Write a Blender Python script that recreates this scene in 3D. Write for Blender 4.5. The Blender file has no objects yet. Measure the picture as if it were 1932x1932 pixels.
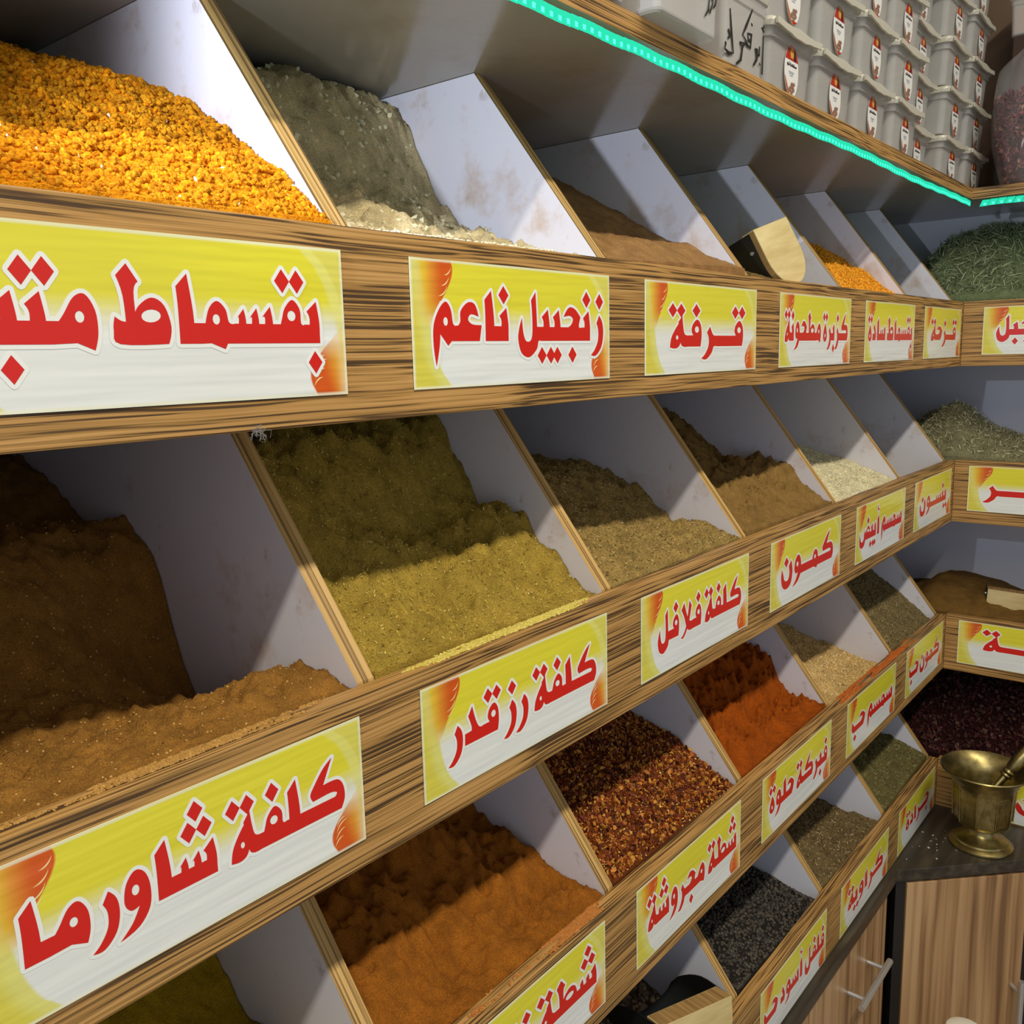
import bpy, bmesh, math, random
import numpy as np
from mathutils import Vector, Matrix
from mathutils.geometry import tessellate_polygon

# ------------------------------------------------------------------ camera, world, lights
sc = bpy.context.scene
COL = sc.collection
cam_d = bpy.data.cameras.new('camera'); cam = bpy.data.objects.new('camera', cam_d); COL.objects.link(cam)
cam_d.sensor_width = 36; cam_d.sensor_fit = 'HORIZONTAL'; cam_d.lens = 31.979; cam_d.clip_start = 0.02
_r = Vector((0.62919406, -0.7768507, -0.02485594)); _u = Vector((0.14578384, 0.08654198, 0.985524)); _f = Vector((0.76345393, 0.62370945, -0.16770398))
cam.matrix_world = Matrix(((_r.x, _u.x, -_f.x, -2.06003), (_r.y, _u.y, -_f.y, -0.47888), (_r.z, _u.z, -_f.z, -0.088696), (0, 0, 0, 1)))
sc.camera = cam
sc.view_settings.view_transform = 'Standard'; sc.view_settings.look = 'None'; sc.view_settings.gamma = 1
sc.view_settings.use_curve_mapping = False
sc.view_settings.exposure = 0.0
w = bpy.data.worlds.new('room_ambience'); sc.world = w; w.use_nodes = True
bg = w.node_tree.nodes['Background']; bg.inputs[0].default_value = (0.80, 0.88, 1.0, 1); bg.inputs[1].default_value = 0.60

def area(name, loc, size, energy, color, rot=(0, 0, 0)):
    d = bpy.data.lights.new(name, 'AREA'); d.shape = 'RECTANGLE'; d.size = size[0]; d.size_y = size[1]
    d.energy = energy; d.color = color
    o = bpy.data.objects.new(name, d); o.location = loc; o.rotation_euler = rot; COL.objects.link(o); return o
# row of ceiling tubes in front of the rack, and the cold bulb hung near the shelf end
area('ceiling_tube_light', (-2.35, -1.08, 1.42), (4.2, 0.10), 84, (1.0, 0.93, 0.80))
pl = bpy.data.lights.new('spot_light', 'SPOT'); pl.energy = 14.5; pl.color = (0.74, 0.83, 1.0); pl.shadow_soft_size = 0.010
pl.spot_size = math.radians(82); pl.spot_blend = 1.0
po = bpy.data.objects.new('spot_light', pl); po.location = (-2.0, -0.030, 0.160); COL.objects.link(po)
po.rotation_euler = (Vector((0.0, 0.16, 0.05))-Vector(po.location)).to_track_quat('-Z', 'Y').to_euler()

# ------------------------------------------------------------------ constants
ZT = [0.0, -0.3251, -0.6600, -0.9898]        # top of each fascia board
HB = [0.130, 0.1303, 0.1218, 0.1107]         # its height
ZB = [ZT[i]-HB[i] for i in range(4)]
ZC = -1.1005                                 # counter top
ZF = -1.80                                   # floor
TH = 0.018
DX = [-1.963, -1.636, -1.309, -0.988, -0.660, -0.330, -0.016]   # left faces of the dividers
DEP = 0.60                                   # depth of the long run
DEPR = 0.27                                  # depth of the short run
SOF = 0.199                                  # underside of the top shelf
STOP = 0.2195                                # its top
XL = -1.963

def lin(h):
    if isinstance(h, str): h = tuple(int(h[i:i+2], 16) for i in (0, 2, 4))
    return tuple(((c/255)/12.92 if c/255 <= 0.04045 else ((c/255+0.055)/1.055)**2.4) for c in h)
def L4(h): return lin(h)+(1.0,)

# ------------------------------------------------------------------ materials
class NT:
    def __init__(s, name):
        s.m = bpy.data.materials.new(name); s.m.use_nodes = True; s.t = s.m.node_tree
        s.b = s.t.nodes['Principled BSDF']; s.out = s.t.nodes['Material Output']
    def n(s, typ, **kw):
        x = s.t.nodes.new(typ)
        for k, v in kw.items():
            if k in ('operation', 'blend_type', 'data_type', 'interpolation_type', 'attribute_name', 'noise_dimensions', 'feature', 'wave_type', 'bands_direction'): setattr(x, k, v)
            else:
                key = k.replace('_', ' ')
                x.inputs[int(k[1:]) if k[0] == 'i' and k[1:].isdigit() else key].default_value = v
        return x
    def l(s, a, b): s.t.links.new(a, b)
    def ramp(s, fac, stops, interp='LINEAR'):
        r = s.n('ShaderNodeValToRGB'); cr = r.color_ramp; cr.interpolation = interp
        while len(cr.elements) < len(stops): cr.elements.new(0.5)
        for e, (p, c) in zip(cr.elements, stops):
            e.position = p; e.color = c if len(c) == 4 else tuple(c)+(1,)
        s.l(fac, r.inputs[0]); return r.outputs[0]
    def math(s, op, a, b=None, c=None):
        x = s.n('ShaderNodeMath', operation=op)
        for i, v in enumerate((a, b, c)):
            if v is None: continue
            if isinstance(v, (int, float)): x.inputs[i].default_value = v
            else: s.l(v, x.inputs[i])
        return x.outputs[0]
    def mix(s, fac, a, b, blend='MIX'):
        x = s.n('ShaderNodeMix', data_type='RGBA', blend_type=blend)
        for i, v in ((0, fac), (6, a), (7, b)):
            if isinstance(v, (int, float)): x.inputs[i].default_value = v
            elif isinstance(v, tuple): x.inputs[i].default_value = v if len(v) == 4 else v+(1,)
            else: s.l(v, x.inputs[i])
        return x.outputs[2]
    def sstep(s, v, a, b):
        x = s.n('ShaderNodeMapRange', interpolation_type='SMOOTHSTEP')
        s.l(v, x.inputs[0]); x.inputs[1].default_value = a; x.inputs[2].default_value = b
        return x.outputs[0]
    def coord(s, scale=(1, 1, 1), kind='Object', loc=(0, 0, 0)):
        tc = s.n('ShaderNodeTexCoord'); mp = s.n('ShaderNodeMapping')
        mp.inputs['Scale'].default_value = scale; mp.inputs['Location'].default_value = loc
        s.l(tc.outputs[kind], mp.inputs[0]); return mp.outputs[0]
    def noise(s, vec, scale=5.0, detail=3.0, rough=0.5, dist=0.0):
        x = s.n('ShaderNodeTexNoise'); x.inputs['Scale'].default_value = scale; x.inputs['Detail'].default_value = detail
        x.inputs['Roughness'].default_value = rough; x.inputs['Distortion'].default_value = dist
        if vec is not None: s.l(vec, x.inputs['Vector'])
        return x.outputs[0]
    def bump(s, h, strength, dist):
        x = s.n('ShaderNodeBump'); x.inputs['Strength'].default_value = strength; x.inputs['Distance'].default_value = dist
        s.l(h, x.inputs['Height']); s.l(x.outputs[0], s.b.inputs['Normal'])
    def base(s, c):
        if isinstance(c, tuple): s.b.inputs['Base Color'].default_value = c if len(c) == 4 else c+(1,)
        else: s.l(c, s.b.inputs['Base Color'])
    def rough(s, r): s.b.inputs['Roughness'].default_value = r
    def spec(s, v): s.b.inputs['Specular IOR Level'].default_value = v

def wood(name, scale, stops, warp_axis, rough=0.45, warp=0.9, bump=0.15):
    """laminate with long dark streaks; scale is small along the grain"""
    N = NT(name)
    v = N.coord(scale)
    big = N.noise(N.coord(tuple(max(2.2, min(4.5, q)) for q in scale)), 1.0, 1.0)
    off = N.n('ShaderNodeVectorMath', operation='MULTIPLY_ADD')
    cb = N.n('ShaderNodeCombineXYZ')
    for i in range(3): N.l(big, cb.inputs[i])
    N.l(cb.outputs[0], off.inputs[0]); off.inputs[1].default_value = tuple(warp*3.0 if a else 0 for a in warp_axis); N.l(v, off.inputs[2])
    n1 = N.noise(off.outputs[0], 1.0, 1.0, 0.5, 0.3)
    n2 = N.noise(N.coord(tuple(q*3.5 for q in scale)), 1.0, 2.0, 0.6)
    f = N.math('ADD', N.math('MULTIPLY', n1, 0.80), N.math('MULTIPLY', n2, 0.20))
    N.base(N.ramp(f, stops)); N.rough(rough); N.spec(0.35)
    N.bump(f, bump, 0.002); return N.m

ZEB = [(0.33, L4('4a3722')), (0.425, L4('573f26')), (0.465, L4('94703b')), (0.54, L4('b0854a')), (0.68, L4('c2965a'))]
M = {}
M['fascia'] = wood('zebrano_laminate', (4.5, 600, 600), ZEB, (0, 1, 1), 0.45, 1.6)
M['fascia_y'] = wood('zebrano_laminate_side', (600, 4.5, 600), ZEB, (1, 0, 1), 0.45, 1.6)
M['edge'] = wood('zebrano_edge_band', (420, 2.0, 2.0), [(0.36, L4('57422a')), (0.44, L4('80643a')), (0.49, L4('b08b4e')), (0.64, L4('c7a364'))], (0, 0, 0), 0.5)
M['cab'] = wood('cabinet_laminate', (60, 60, 1.3), [(0.34, L4('7d5c3e')), (0.43, L4('9c7850')), (0.52, L4('b08a60')), (0.64, L4('bf9b70'))], (1, 1, 0), 0.4, 0.35, 0.05)
M['counter'] = wood('dark_counter_laminate', (6, 60, 60), [(0.3, L4('2f2a22')), (0.5, L4('3c352b')), (0.68, L4('51483a'))], (0, 0, 0), 0.38, 0.2, 0.05)

def simple(name, col, rough=0.5, metal=0.0, spec=0.5):
    N = NT(name); N.base(L4(col)); N.rough(rough); N.b.inputs['Metallic'].default_value = metal; N.spec(spec); return N.m
M['black'] = simple('dark_frame', '1d1a17', 0.45)
M['chrome'] = simple('brushed_steel', 'd4d6d4', 0.3, 0.75)
M['red'] = simple('red_print', 'cf2015', 0.35)
M['white_print'] = simple('white_print', 'e9ebe4', 0.3)
M['cream'] = simple('cream_print', 'f3dc9a', 0.35)
M['ink'] = simple('black_ink', '16150f', 0.6)
M['wall'] = simple('brown_wall', '6d5846', 0.8)
M['plaster'] = simple('ceiling_plaster', 'd8d4cc', 0.9)

def stained(name, col, stains, rough=0.3):
    """white melamine with a few spice smears of their own shape"""
    N = NT(name); v = N.coord((1, 1, 1)); c = L4(col)
    for k, (sc_, lo, hi, sc_col, amt) in enumerate(stains):
        n = N.noise(N.coord((1, 1, 1), loc=(3.1*k, 1.7*k, 0.4*k)), sc_, 5.0, 0.68)
        c = N.mix(N.math('MULTIPLY', N.sstep(n, lo, hi), amt), c, L4(sc_col))
    N.base(c); N.rough(rough); N.spec(0.5); return N.m
M['melamine'] = stained('white_melamine', 'dcd9de', [(9.0, 0.56, 0.72, 'b98f5c', 0.5), (30.0, 0.60, 0.74, '8d6a40', 0.45)])
M['melamine_clean'] = stained('clean_melamine', 'd9d9e2', [(11.0, 0.66, 0.8, 'a58d6c', 0.3)])
M['soffit'] = stained('glossy_soffit', 'a9a496', [(7.0, 0.5, 0.75, '8a6b48', 0.35)], 0.16)

def floor_tiles():
    N = NT('floor_tiles'); br = N.n('ShaderNodeTexBrick'); N.l(N.coord((2, 2, 2)), br.inputs[0])
    br.offset = 0; br.inputs['Color1'].default_value = L4('8c8275'); br.inputs['Color2'].default_value = L4('857b6e'); br.inputs['Mortar'].default_value = L4('5b554d')
    br.inputs['Brick Width'].default_value = 1; br.inputs['Row Height'].default_value = 1; br.inputs['Mortar Size'].default_value = 0.012
    N.base(br.outputs[0]); N.rough(0.35); return N.m
M['floor'] = floor_tiles()

def spice_mat(name, bscale, bdist, rough=0.95, spec=0.15, var=0.35):
    N = NT(name); a = N.n('ShaderNodeAttribute', attribute_name='tint')
    v = N.coord((1, 1, 1)); n = N.noise(v, bscale, 4.0, 0.62); n2 = N.noise(v, 42.0, 3.0, 0.6)
    k = N.math('MULTIPLY_ADD', n, var*5.2, 1-var*2.6); k2 = N.math('MULTIPLY_ADD', n2, var*3.2, 1-var*1.6); k = N.math('MAXIMUM', k, 0.25); k2 = N.math('MAXIMUM', k2, 0.4)
    kk = N.math('MULTIPLY', k, k2)
    cb = N.n('ShaderNodeCombineXYZ')
    for i in range(3): N.l(kk, cb.inputs[i])
    N.base(N.mix(1.0, a.outputs['Color'], cb.outputs[0], 'MULTIPLY')); N.rough(rough); N.spec(spec)
    N.bump(n, 1.0, bdist); return N.m
M['powder'] = spice_mat('ground_spice', 800.0, 0.0034)
M['coarse'] = spice_mat('coarse_spice', 420.0, 0.004, 0.9)
M['seed'] = spice_mat('whole_spice', 500.0, 0.0006, 0.55, 0.35, 0.10)

def sign_mat():
    N = NT('printed_sign'); uv = N.n('ShaderNodeUVMap'); sp = N.n('ShaderNodeSeparateXYZ'); N.l(uv.outputs[0], sp.inputs[0])
    u, v = sp.outputs[0], sp.outputs[1]
    yel = L4('ddd53a'); pale = L4('dfdc7e'); whi = L4('e2e5e0'); org = L4('d0591f'); amber = L4('e3b23c')
    c = N.mix(N.sstep(v, 0.66, 0.40), yel, whi)
    # pale right band with its arc, yellow left band with its arc
    ru = N.ramp(v, [(0.0, (1.0,)*3), (0.45, (0.97,)*3), (0.7, (0.945,)*3), (0.88, (0.91,)*3), (1.0, (0.85,)*3)], 'B_SPLINE')
    c = N.mix(N.math('MULTIPLY', N.sstep(N.math('SUBTRACT', u, ru), -0.004, 0.012), 0.75), c, pale)
    ru2 = N.math('ADD', ru, 0.035)
    c = N.mix(N.math('MULTIPLY', N.sstep(N.math('SUBTRACT', u, ru2), -0.002, 0.01), 0.6), c, L4('d2c94c'))
    lu = N.ramp(v, [(0.0, (0.165,)*3), (0.12, (0.115,)*3), (0.3, (0.085,)*3), (0.55, (0.07,)*3), (1.0, (0.03,)*3)], 'B_SPLINE')
    c = N.mix(N.sstep(N.math('SUBTRACT', lu, u), -0.006, 0.006), c, L4('dad878'))
    lu2 = N.math('SUBTRACT', lu, 0.035)
    c = N.mix(N.math('MULTIPLY', N.sstep(N.math('SUBTRACT', lu2, u), -0.02, 0.03), 0.8), c, L4('d4c840'))
    # orange lobes, top left and bottom right
    e = N.ramp(v, [(0.40, (0.03,)*3), (0.50, (0.085,)*3), (0.62, (0.105,)*3), (0.74, (0.14,)*3), (0.86, (0.172,)*3), (0.95, (0.176,)*3), (1.0, (0.165,)*3)], 'B_SPLINE')
    d = N.math('SUBTRACT', e, u)
    f = N.math('MULTIPLY', N.sstep(d, -0.002, 0.005), N.math('MULTIPLY', N.sstep(u, 0.0, 0.085), N.sstep(v, 0.40, 0.72)))
    c = N.mix(f, c, N.mix(N.sstep(u, 0.035, 0.135), amber, org))
    e2 = N.ramp(v, [(0.0, (0.905,)*3), (0.08, (0.882,)*3), (0.18, (0.878,)*3), (0.28, (0.91,)*3), (0.38, (0.95,)*3), (0.5, (1.0,)*3)], 'B_SPLINE')
    d2 = N.math('SUBTRACT', u, e2)
    f2 = N.math('MULTIPLY', N.sstep(d2, -0.002, 0.005), N.math('MULTIPLY', N.sstep(u, 1.04, 0.96), N.sstep(v, 0.56, 0.22)))
    c = N.mix(f2, c, N.mix(N.sstep(N.math('ADD', N.math('SUBTRACT', 1.0, u), N.math('MULTIPLY', v, -0.12)), -0.02, 0.06), amber, org))
    # white paper margin
    mg = N.math('MINIMUM', N.math('MINIMUM', u, N.math('SUBTRACT', 1.0, u)), N.math('MULTIPLY', N.math('MINIMUM', v, N.math('SUBTRACT', 1.0, v)), 0.36))
    c = N.mix(N.math('MULTIPLY', N.sstep(mg, 0.010, 0.004), 0.75), c, L4('e6e6c8'))
    N.base(c); N.rough(0.22); N.spec(0.5)
    h = N.noise(N.coord((7, 75, 75)), 1.0, 2.0, 0.5); N.bump(h, 0.5, 0.0022)
    return N.m
M['sign'] = sign_mat()
def plastic(name, col, alpha, rough=0.25):
    N = NT(name); N.base(L4(col)); N.rough(rough); N.spec(0.6); N.b.inputs['Alpha'].default_value = alpha
    return N.m
M['tub'] = plastic('cloudy_plastic', 'd8d6cf', 0.36)
M['lid'] = plastic('milky_lid', 'd2cebc', 0.8, 0.3)
M['bag'] = plastic('clear_bag', 'd6d4cf', 0.13, 0.12)
def emit(name, col, s, base='000000'):
    N = NT(name); N.base(L4(base)); N.b.inputs['Emission Color'].default_value = L4(col); N.b.inputs['Emission Strength'].default_value = s; return N.m
M['led'] = emit('green_led_strip', '00e2b0', 0.85, '0a6a54')
M['led_hot'] = emit('green_led_core', '58ffd8', 1.35, '0a8068')
def brass(name):
    N = NT(name); v = N.coord((1, 1, 1)); n = N.noise(v, 60.0, 4.0, 0.6)
    N.base(N.ramp(n, [(0.3, L4('857648')), (0.6, L4('aa9a66')), (0.8, L4('bbab78'))])); N.b.inputs['Metallic'].default_value = 1.0; N.rough(0.36)
    N.bump(N.noise(v, 140.0, 3.0), 0.12, 0.001); return N.m
M['brass'] = brass('old_brass')
def ply(name, c1, c2, sc_):
    N = NT(name); n = N.noise(N.coord(sc_), 1.0, 3.0, 0.6, 0.3)
    N.base(N.ramp(n, [(0.3, L4(c1)), (0.7, L4(c2))])); N.rough(0.6); N.spec(0.3); return N.m
M['ply'] = ply('pale_plywood', 'b79f66', 'd3c08a', (9, 60, 60))
M['plyedge'] = ply('plywood_edge', '7d5f36', 'b58f55', (220, 8, 8))
M['tin'] = simple('dark_tin', '4b4c48', 0.35, 0.85)

# ------------------------------------------------------------------ object helpers
class MB:
    """collects vertices and faces and links them as one mesh object"""
    def __init__(s): s.v = []; s.f = []; s.mi = []
    def add(s, vs, fs, mi=0):
        o = len(s.v); s.v += [tuple(x) for x in vs]
        for f in fs: s.f.append([i+o for i in f]); s.mi.append(mi)
    def prism(s, poly, fn, a, b, mi=0, caps=(0, 0)):
        """poly = 2-d outline, fn(p, q, t) -> 3-d; extruded from t=a to t=b"""
        n = len(poly); vs = [fn(p, q, a) for p, q in poly]+[fn(p, q, b) for p, q in poly]
        o = len(s.v); s.v += [tuple(x) for x in vs]
        for i in range(n):
            j = (i+1) % n
            s.f.append([o+i, o+j, o+n+j, o+n+i]); s.mi.append(mi[i] if isinstance(mi, (list, tuple)) else mi)
        s.f.append([o+i for i in range(n)][::-1]); s.mi.append(caps[0])
        s.f.append([o+n+i for i in range(n)]); s.mi.append(caps[1])
    def box(s, x0, x1, y0, y1, z0, z1, mi=0):
        s.add([(x0, y0, z0), (x1, y0, z0), (x1, y1, z0), (x0, y1, z0), (x0, y0, z1), (x1, y0, z1), (x1, y1, z1), (x0, y1, z1)],
              [[0, 3, 2, 1], [4, 5, 6, 7], [0, 1, 5, 4], [1, 2, 6, 5], [2, 3, 7, 6], [3, 0, 4, 7]], mi)
    def tube(s, pts, r, n=10, mi=0, cap=True):
        pts = [Vector(p) for p in pts]; rr = r if isinstance(r, (list, tuple)) else [r]*len(pts); o = len(s.v)
        ref = None
        for i, p in enumerate(pts):
            t = (pts[min(i+1, len(pts)-1)]-pts[max(i-1, 0)]).normalized()
            if ref is None: ref = t.orthogonal()
            a = (ref-t*ref.dot(t)).normalized(); ref = a; b = t.cross(a)
            for k in range(n):
                g = 2*math.pi*k/n; s.v.append(tuple(p+(a*math.cos(g)+b*math.sin(g))*rr[i]))
        for i in range(len(pts)-1):
            for k in range(n):
                k2 = (k+1) % n; s.f.append([o+i*n+k, o+i*n+k2, o+(i+1)*n+k2, o+(i+1)*n+k]); s.mi.append(mi)
        if cap:
            s.f.append([o+k for k in range(n)][::-1]); s.mi.append(mi)
            e = o+(len(pts)-1)*n; s.f.append([e+k for k in range(n)]); s.mi.append(mi)
    def lathe(s, prof, n=48, mi=0, fn=None):
        o = len(s.v)
        for (r, z) in prof:
            for k in range(n):
                g = 2*math.pi*k/n; rr = fn(r, z, g) if fn else r
                s.v.append((rr*math.cos(g), rr*math.sin(g), z))
        for i in range(len(prof)-1):
            for k in range(n):
                k2 = (k+1) % n; s.f.append([o+i*n+k, o+i*n+k2, o+(i+1)*n+k2, o+(i+1)*n+k]); s.mi.append(mi)
    def loft(s, rings, mi=0, cap0=True, cap1=True):
        n = len(rings[0]); o = len(s.v)
        for r in rings: s.v += [tuple(p) for p in r]
        for i in range(len(rings)-1):
            for k in range(n):
                k2 = (k+1) % n; s.f.append([o+i*n+k, o+i*n+k2, o+(i+1)*n+k2, o+(i+1)*n+k]); s.mi.append(mi)
        if cap0: s.f.append([o+k for k in range(n)][::-1]); s.mi.append(mi)
        if cap1:
            e = o+(len(rings)-1)*n; s.f.append([e+k for k in range(n)]); s.mi.append(mi)
    def build(s, name, mats, parent=None, bevel=0.0, smooth=False, loc=None, rot=None):
        me = bpy.data.meshes.new(name); me.from_pydata(s.v, [], s.f)
        for m in (mats if isinstance(mats, (list, tuple)) else [mats]): me.materials.append(m)
        me.polygons.foreach_set('material_index', s.mi)
        bm = bmesh.new(); bm.from_mesh(me); bmesh.ops.recalc_face_normals(bm, faces=bm.faces)
        if bevel:
            ed = [e for e in bm.edges if len(e.link_faces) == 2 and e.calc_face_angle(0) > 0.6]
            bmesh.ops.bevel(bm, geom=ed, offset=bevel, segments=2, affect='EDGES', profile=0.6)
        bm.to_mesh(me); bm.free()
        if smooth:
            me.polygons.foreach_set('use_smooth', [True]*len(me.polygons))
            if smooth != 'all': me.set_sharp_from_angle(angle=0.7)
        me.update()
        o = bpy.data.objects.new(name, me); COL.objects.link(o)
        if parent: o.parent = parent
        if loc: o.location = loc
        if rot: o.rotation_euler = rot
        return o
def empty(name, loc=(0, 0, 0), rot=(0, 0, 0)):
    o = bpy.data.objects.new(name, None); COL.objects.link(o); o.location = loc; o.rotation_euler = rot; o.empty_display_size = 0.05; return o
def tag(o, label=None, cat=None, group=None, kind=None):
    if label: o['label'] = label
    if cat: o['category'] = cat
    if group: o['group'] = group
    if kind: o['kind'] = kind
    return o
def copy_tree(o, parent=None):
    c = o.copy(); COL.objects.link(c)
    if parent: c.parent = parent; c.matrix_parent_inverse = o.matrix_parent_inverse.copy()
    for ch in list(o.children): copy_tree(ch, c)
    return c

# ------------------------------------------------------------------ the room
def struct(name, b, m, bevel=0): return tag(b.build(name, m, None, bevel), kind='structure')
b = MB(); b.box(-4.2, DEPR+0.06, -3.2, DEP+0.06, ZF-0.05, ZF); struct('floor', b, M['floor'])
b = MB(); b.box(-4.2, DEPR+0.06, DEP+0.02, DEP+0.06, ZF, 1.60); struct('wall_back', b, M['wall'])
b = MB(); b.box(DEPR+0.02, DEPR+0.06, -3.2, DEP+0.02, ZF, 1.60); struct('wall_right', b, M['wall'])
b = MB(); b.box(-4.2, DEPR+0.06, -3.2, DEP+0.06, 1.60, 1.65); struct('ceiling', b, M['plaster'])

# ------------------------------------------------------------------ display racks
def fascia(name, length, h, parent, loc, rot=(0, 0, 0)):
    b = MB(); b.box(0, length, 0, TH, -h, 0)
    return b.build(name, M['fascia'], parent, 0.0012, loc=loc, rot=rot)
def divider(parent, tier, x, depth, axis='x', seed=0):
    zt, zb = ZT[tier], ZB[tier]; top = SOF if tier == 0 else ZB[tier-1]
    yt = TH+0.002+(top-0.0005-zt)/1.32
    rnd = random.Random(seed)
    n = 26
    front = [(TH+0.002+(yt-TH-0.002)*i/n, zt+0.001+(top-0.0005-zt-0.001)*i/n) for i in range(n+1)]
    poly = [(TH+0.0005, zb+TH), (TH+0.0005, zt-0.006)]+front+[(depth-0.001, top-0.0005), (depth-0.001, zb+TH)]
    mi = [1]+[1]*(len(front))+[0, 0, 0, 0]
    mi = mi[:len(poly)]
    b = MB(); t = 0.0165
    b.prism(poly, (lambda p, q, s: (s, p, q)), 0, t, mi=mi, caps=(0, 0))
    o = b.build('divider', [M['melamine'] if tier < 3 else M['melamine_clean'], M['edge']], parent, 0.0, loc=(x, 0, 0))
    if axis == 'y':
        o.rotation_euler = (0, 0, -math.pi/2); o.location = (0, x, 0)
    return o

rack = tag(empty('spice_rack', (0, 0, ZC)), 'long zebra-wood spice rack with four rows of open bins filling the left of the shop', 'shelf')
def under(o, p):                                  # keep world placement while parenting
    o.parent = p; o.location = Vector(o.location)-Vector(p.location); return o
for t in range(4):
    under(fascia('fascia_board', -XL+0.0, HB[t], None, (XL, 0, ZT[t])), rack)
    b = MB(); b.box(XL, -0.0005, TH+0.0005, DEP, ZB[t], ZB[t]+TH); under(b.build('bin_floor', M['melamine_clean']), rack)
    for k in range(7):
        under(divider(None, t, DX[k] if k else XL+0.001, DEP, 'x', t*10+k), rack)
b = MB(); b.box(XL, 0.0, DEP, DEP+0.012, ZC, SOF); under(b.build('back_panel', M['melamine_clean']), rack)
b = MB(); b.box(XL-0.018, XL-0.0005, 0, DEP+0.012, ZC, SOF); under(b.build('end_panel', M['melamine_clean']), rack)

rack2 = tag(empty('spice_rack', (0.1, -0.4, ZC)), 'short zebra-wood spice rack turning the corner at the right edge', 'shelf')
YR = -1.0
for t in range(4):
    under(fascia('fascia_board', -YR, HB[t], None, (0, -0.0, ZT[t]), (0, 0, -math.pi/2)), rack2)
    b = MB(); b.box(0.0, DEPR, YR, DEP, ZB[t], ZB[t]+TH-0.0002)
    # clear the fascia board's own volume
    b = MB(); b.box(TH+0.0005, DEPR, YR, DEP-0.001, ZB[t], ZB[t]+TH); under(b.build('bin_floor', M['melamine_clean']), rack2)
    for yk in (-0.345, -0.675):
        under(divider(None, t, yk, DEPR, 'y', 77+t), rack2)
b = MB(); b.box(DEPR, DEPR+0.012, YR, DEP+0.012, ZC, SOF); under(b.build('back_panel', M['melamine_clean']), rack2)
b = MB(); b.box(0.0005, DEPR, DEP, DEP+0.012, ZC, SOF); under(b.build('side_panel', M['melamine_clean']), rack2)
b = MB(); b.box(0, DEPR+0.012, YR-0.018, YR-0.0005, ZC, SOF); under(b.build('end_panel', M['melamine_clean']), rack2)

# top shelf: L-shaped board over both racks
b = MB()
Lp = [(XL-0.05, -0.006), (-0.006, -0.006), (-0.006, YR-0.018), (DEPR+0.018, YR-0.018), (DEPR+0.018, DEP+0.018), (XL-0.05, DEP+0.018)]
b.prism(Lp, lambda p, q, s: (p, q, s), SOF, STOP, mi=[0, 2, 0, 2, 0, 2], caps=(1, 0))
shelf = b.build('top_shelf', [M['fascia'], M['soffit'], M['fascia_y']], None)
tag(shelf, 'L-shaped top shelf board with zebra-wood edge carrying the clear tubs', 'shelf')

# LED strip under the shelf lip
def led_run(b, p0, p1, nrm, step=0.0118):
    p0, p1 = Vector(p0), Vector(p1); d = (p1-p0); n = int(d.length/step); d.normalize(); nrm = Vector(nrm); up = Vector((0, 0, 1))
    for i in range(n):
        c = p0+d*(i+0.5)*step; k = 0.0006*math.sin(i*0.9)+0.0012*math.sin(i*0.13)
        c = c+up*k
        hx = step*0.47; sl = 0.0022
        q = []
        for (s, h, off) in ((-1, -1, 1), (1, -1, 1), (1, 1, 1), (-1, 1, 1)):
            q.append(c+d*(hx*s+sl*h)+up*(0.0052*h)+nrm*0.0030)
        q2 = [x-nrm*0.0030 for x in q]
        b.add(q+q2, [[0, 1, 2, 3], [7, 6, 5, 4], [0, 4, 5, 1], [1, 5, 6, 2], [2, 6, 7, 3], [3, 7, 4, 0]], 0)
        m = c+nrm*0.0034-up*0.0012
        r = 0.0021
        b.add([m+d*r+up*r, m-d*r+up*r, m-d*r-up*r, m+d*r-up*r, m+nrm*0.0012], [[0, 1, 4], [1, 2, 4], [2, 3, 4], [3, 0, 4]], 1)
b = MB()
led_run(b, (XL, -0.0035, 0.1903), (-0.012, -0.0035, 0.1903), (0, -0.80, -0.6))
led_run(b, (-0.0035, -0.022, 0.1903), (-0.0035, YR, 0.1903), (-0.80, 0, -0.6), 0.0150)
o = b.build('led_strip', [M['led'], M['led_hot']]); tag(o, 'glowing green LED strip along the lip of the top shelf', 'light')

# ------------------------------------------------------------------ base cabinets and counter
b = MB()
Cp = [(XL, -0.014), (-0.322, -0.014), (-0.110, -0.226), (-0.110, YR), (DEPR, YR), (DEPR, DEP), (XL, DEP)]
b.prism(Cp, lambda p, q, s: (p, q, s), ZC-0.026, ZC-0.0003)
tag(b.build('countertop', M['counter'], None, 0.002), 'dark brown wood-look countertop with an angled corner', 'counter')

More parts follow.
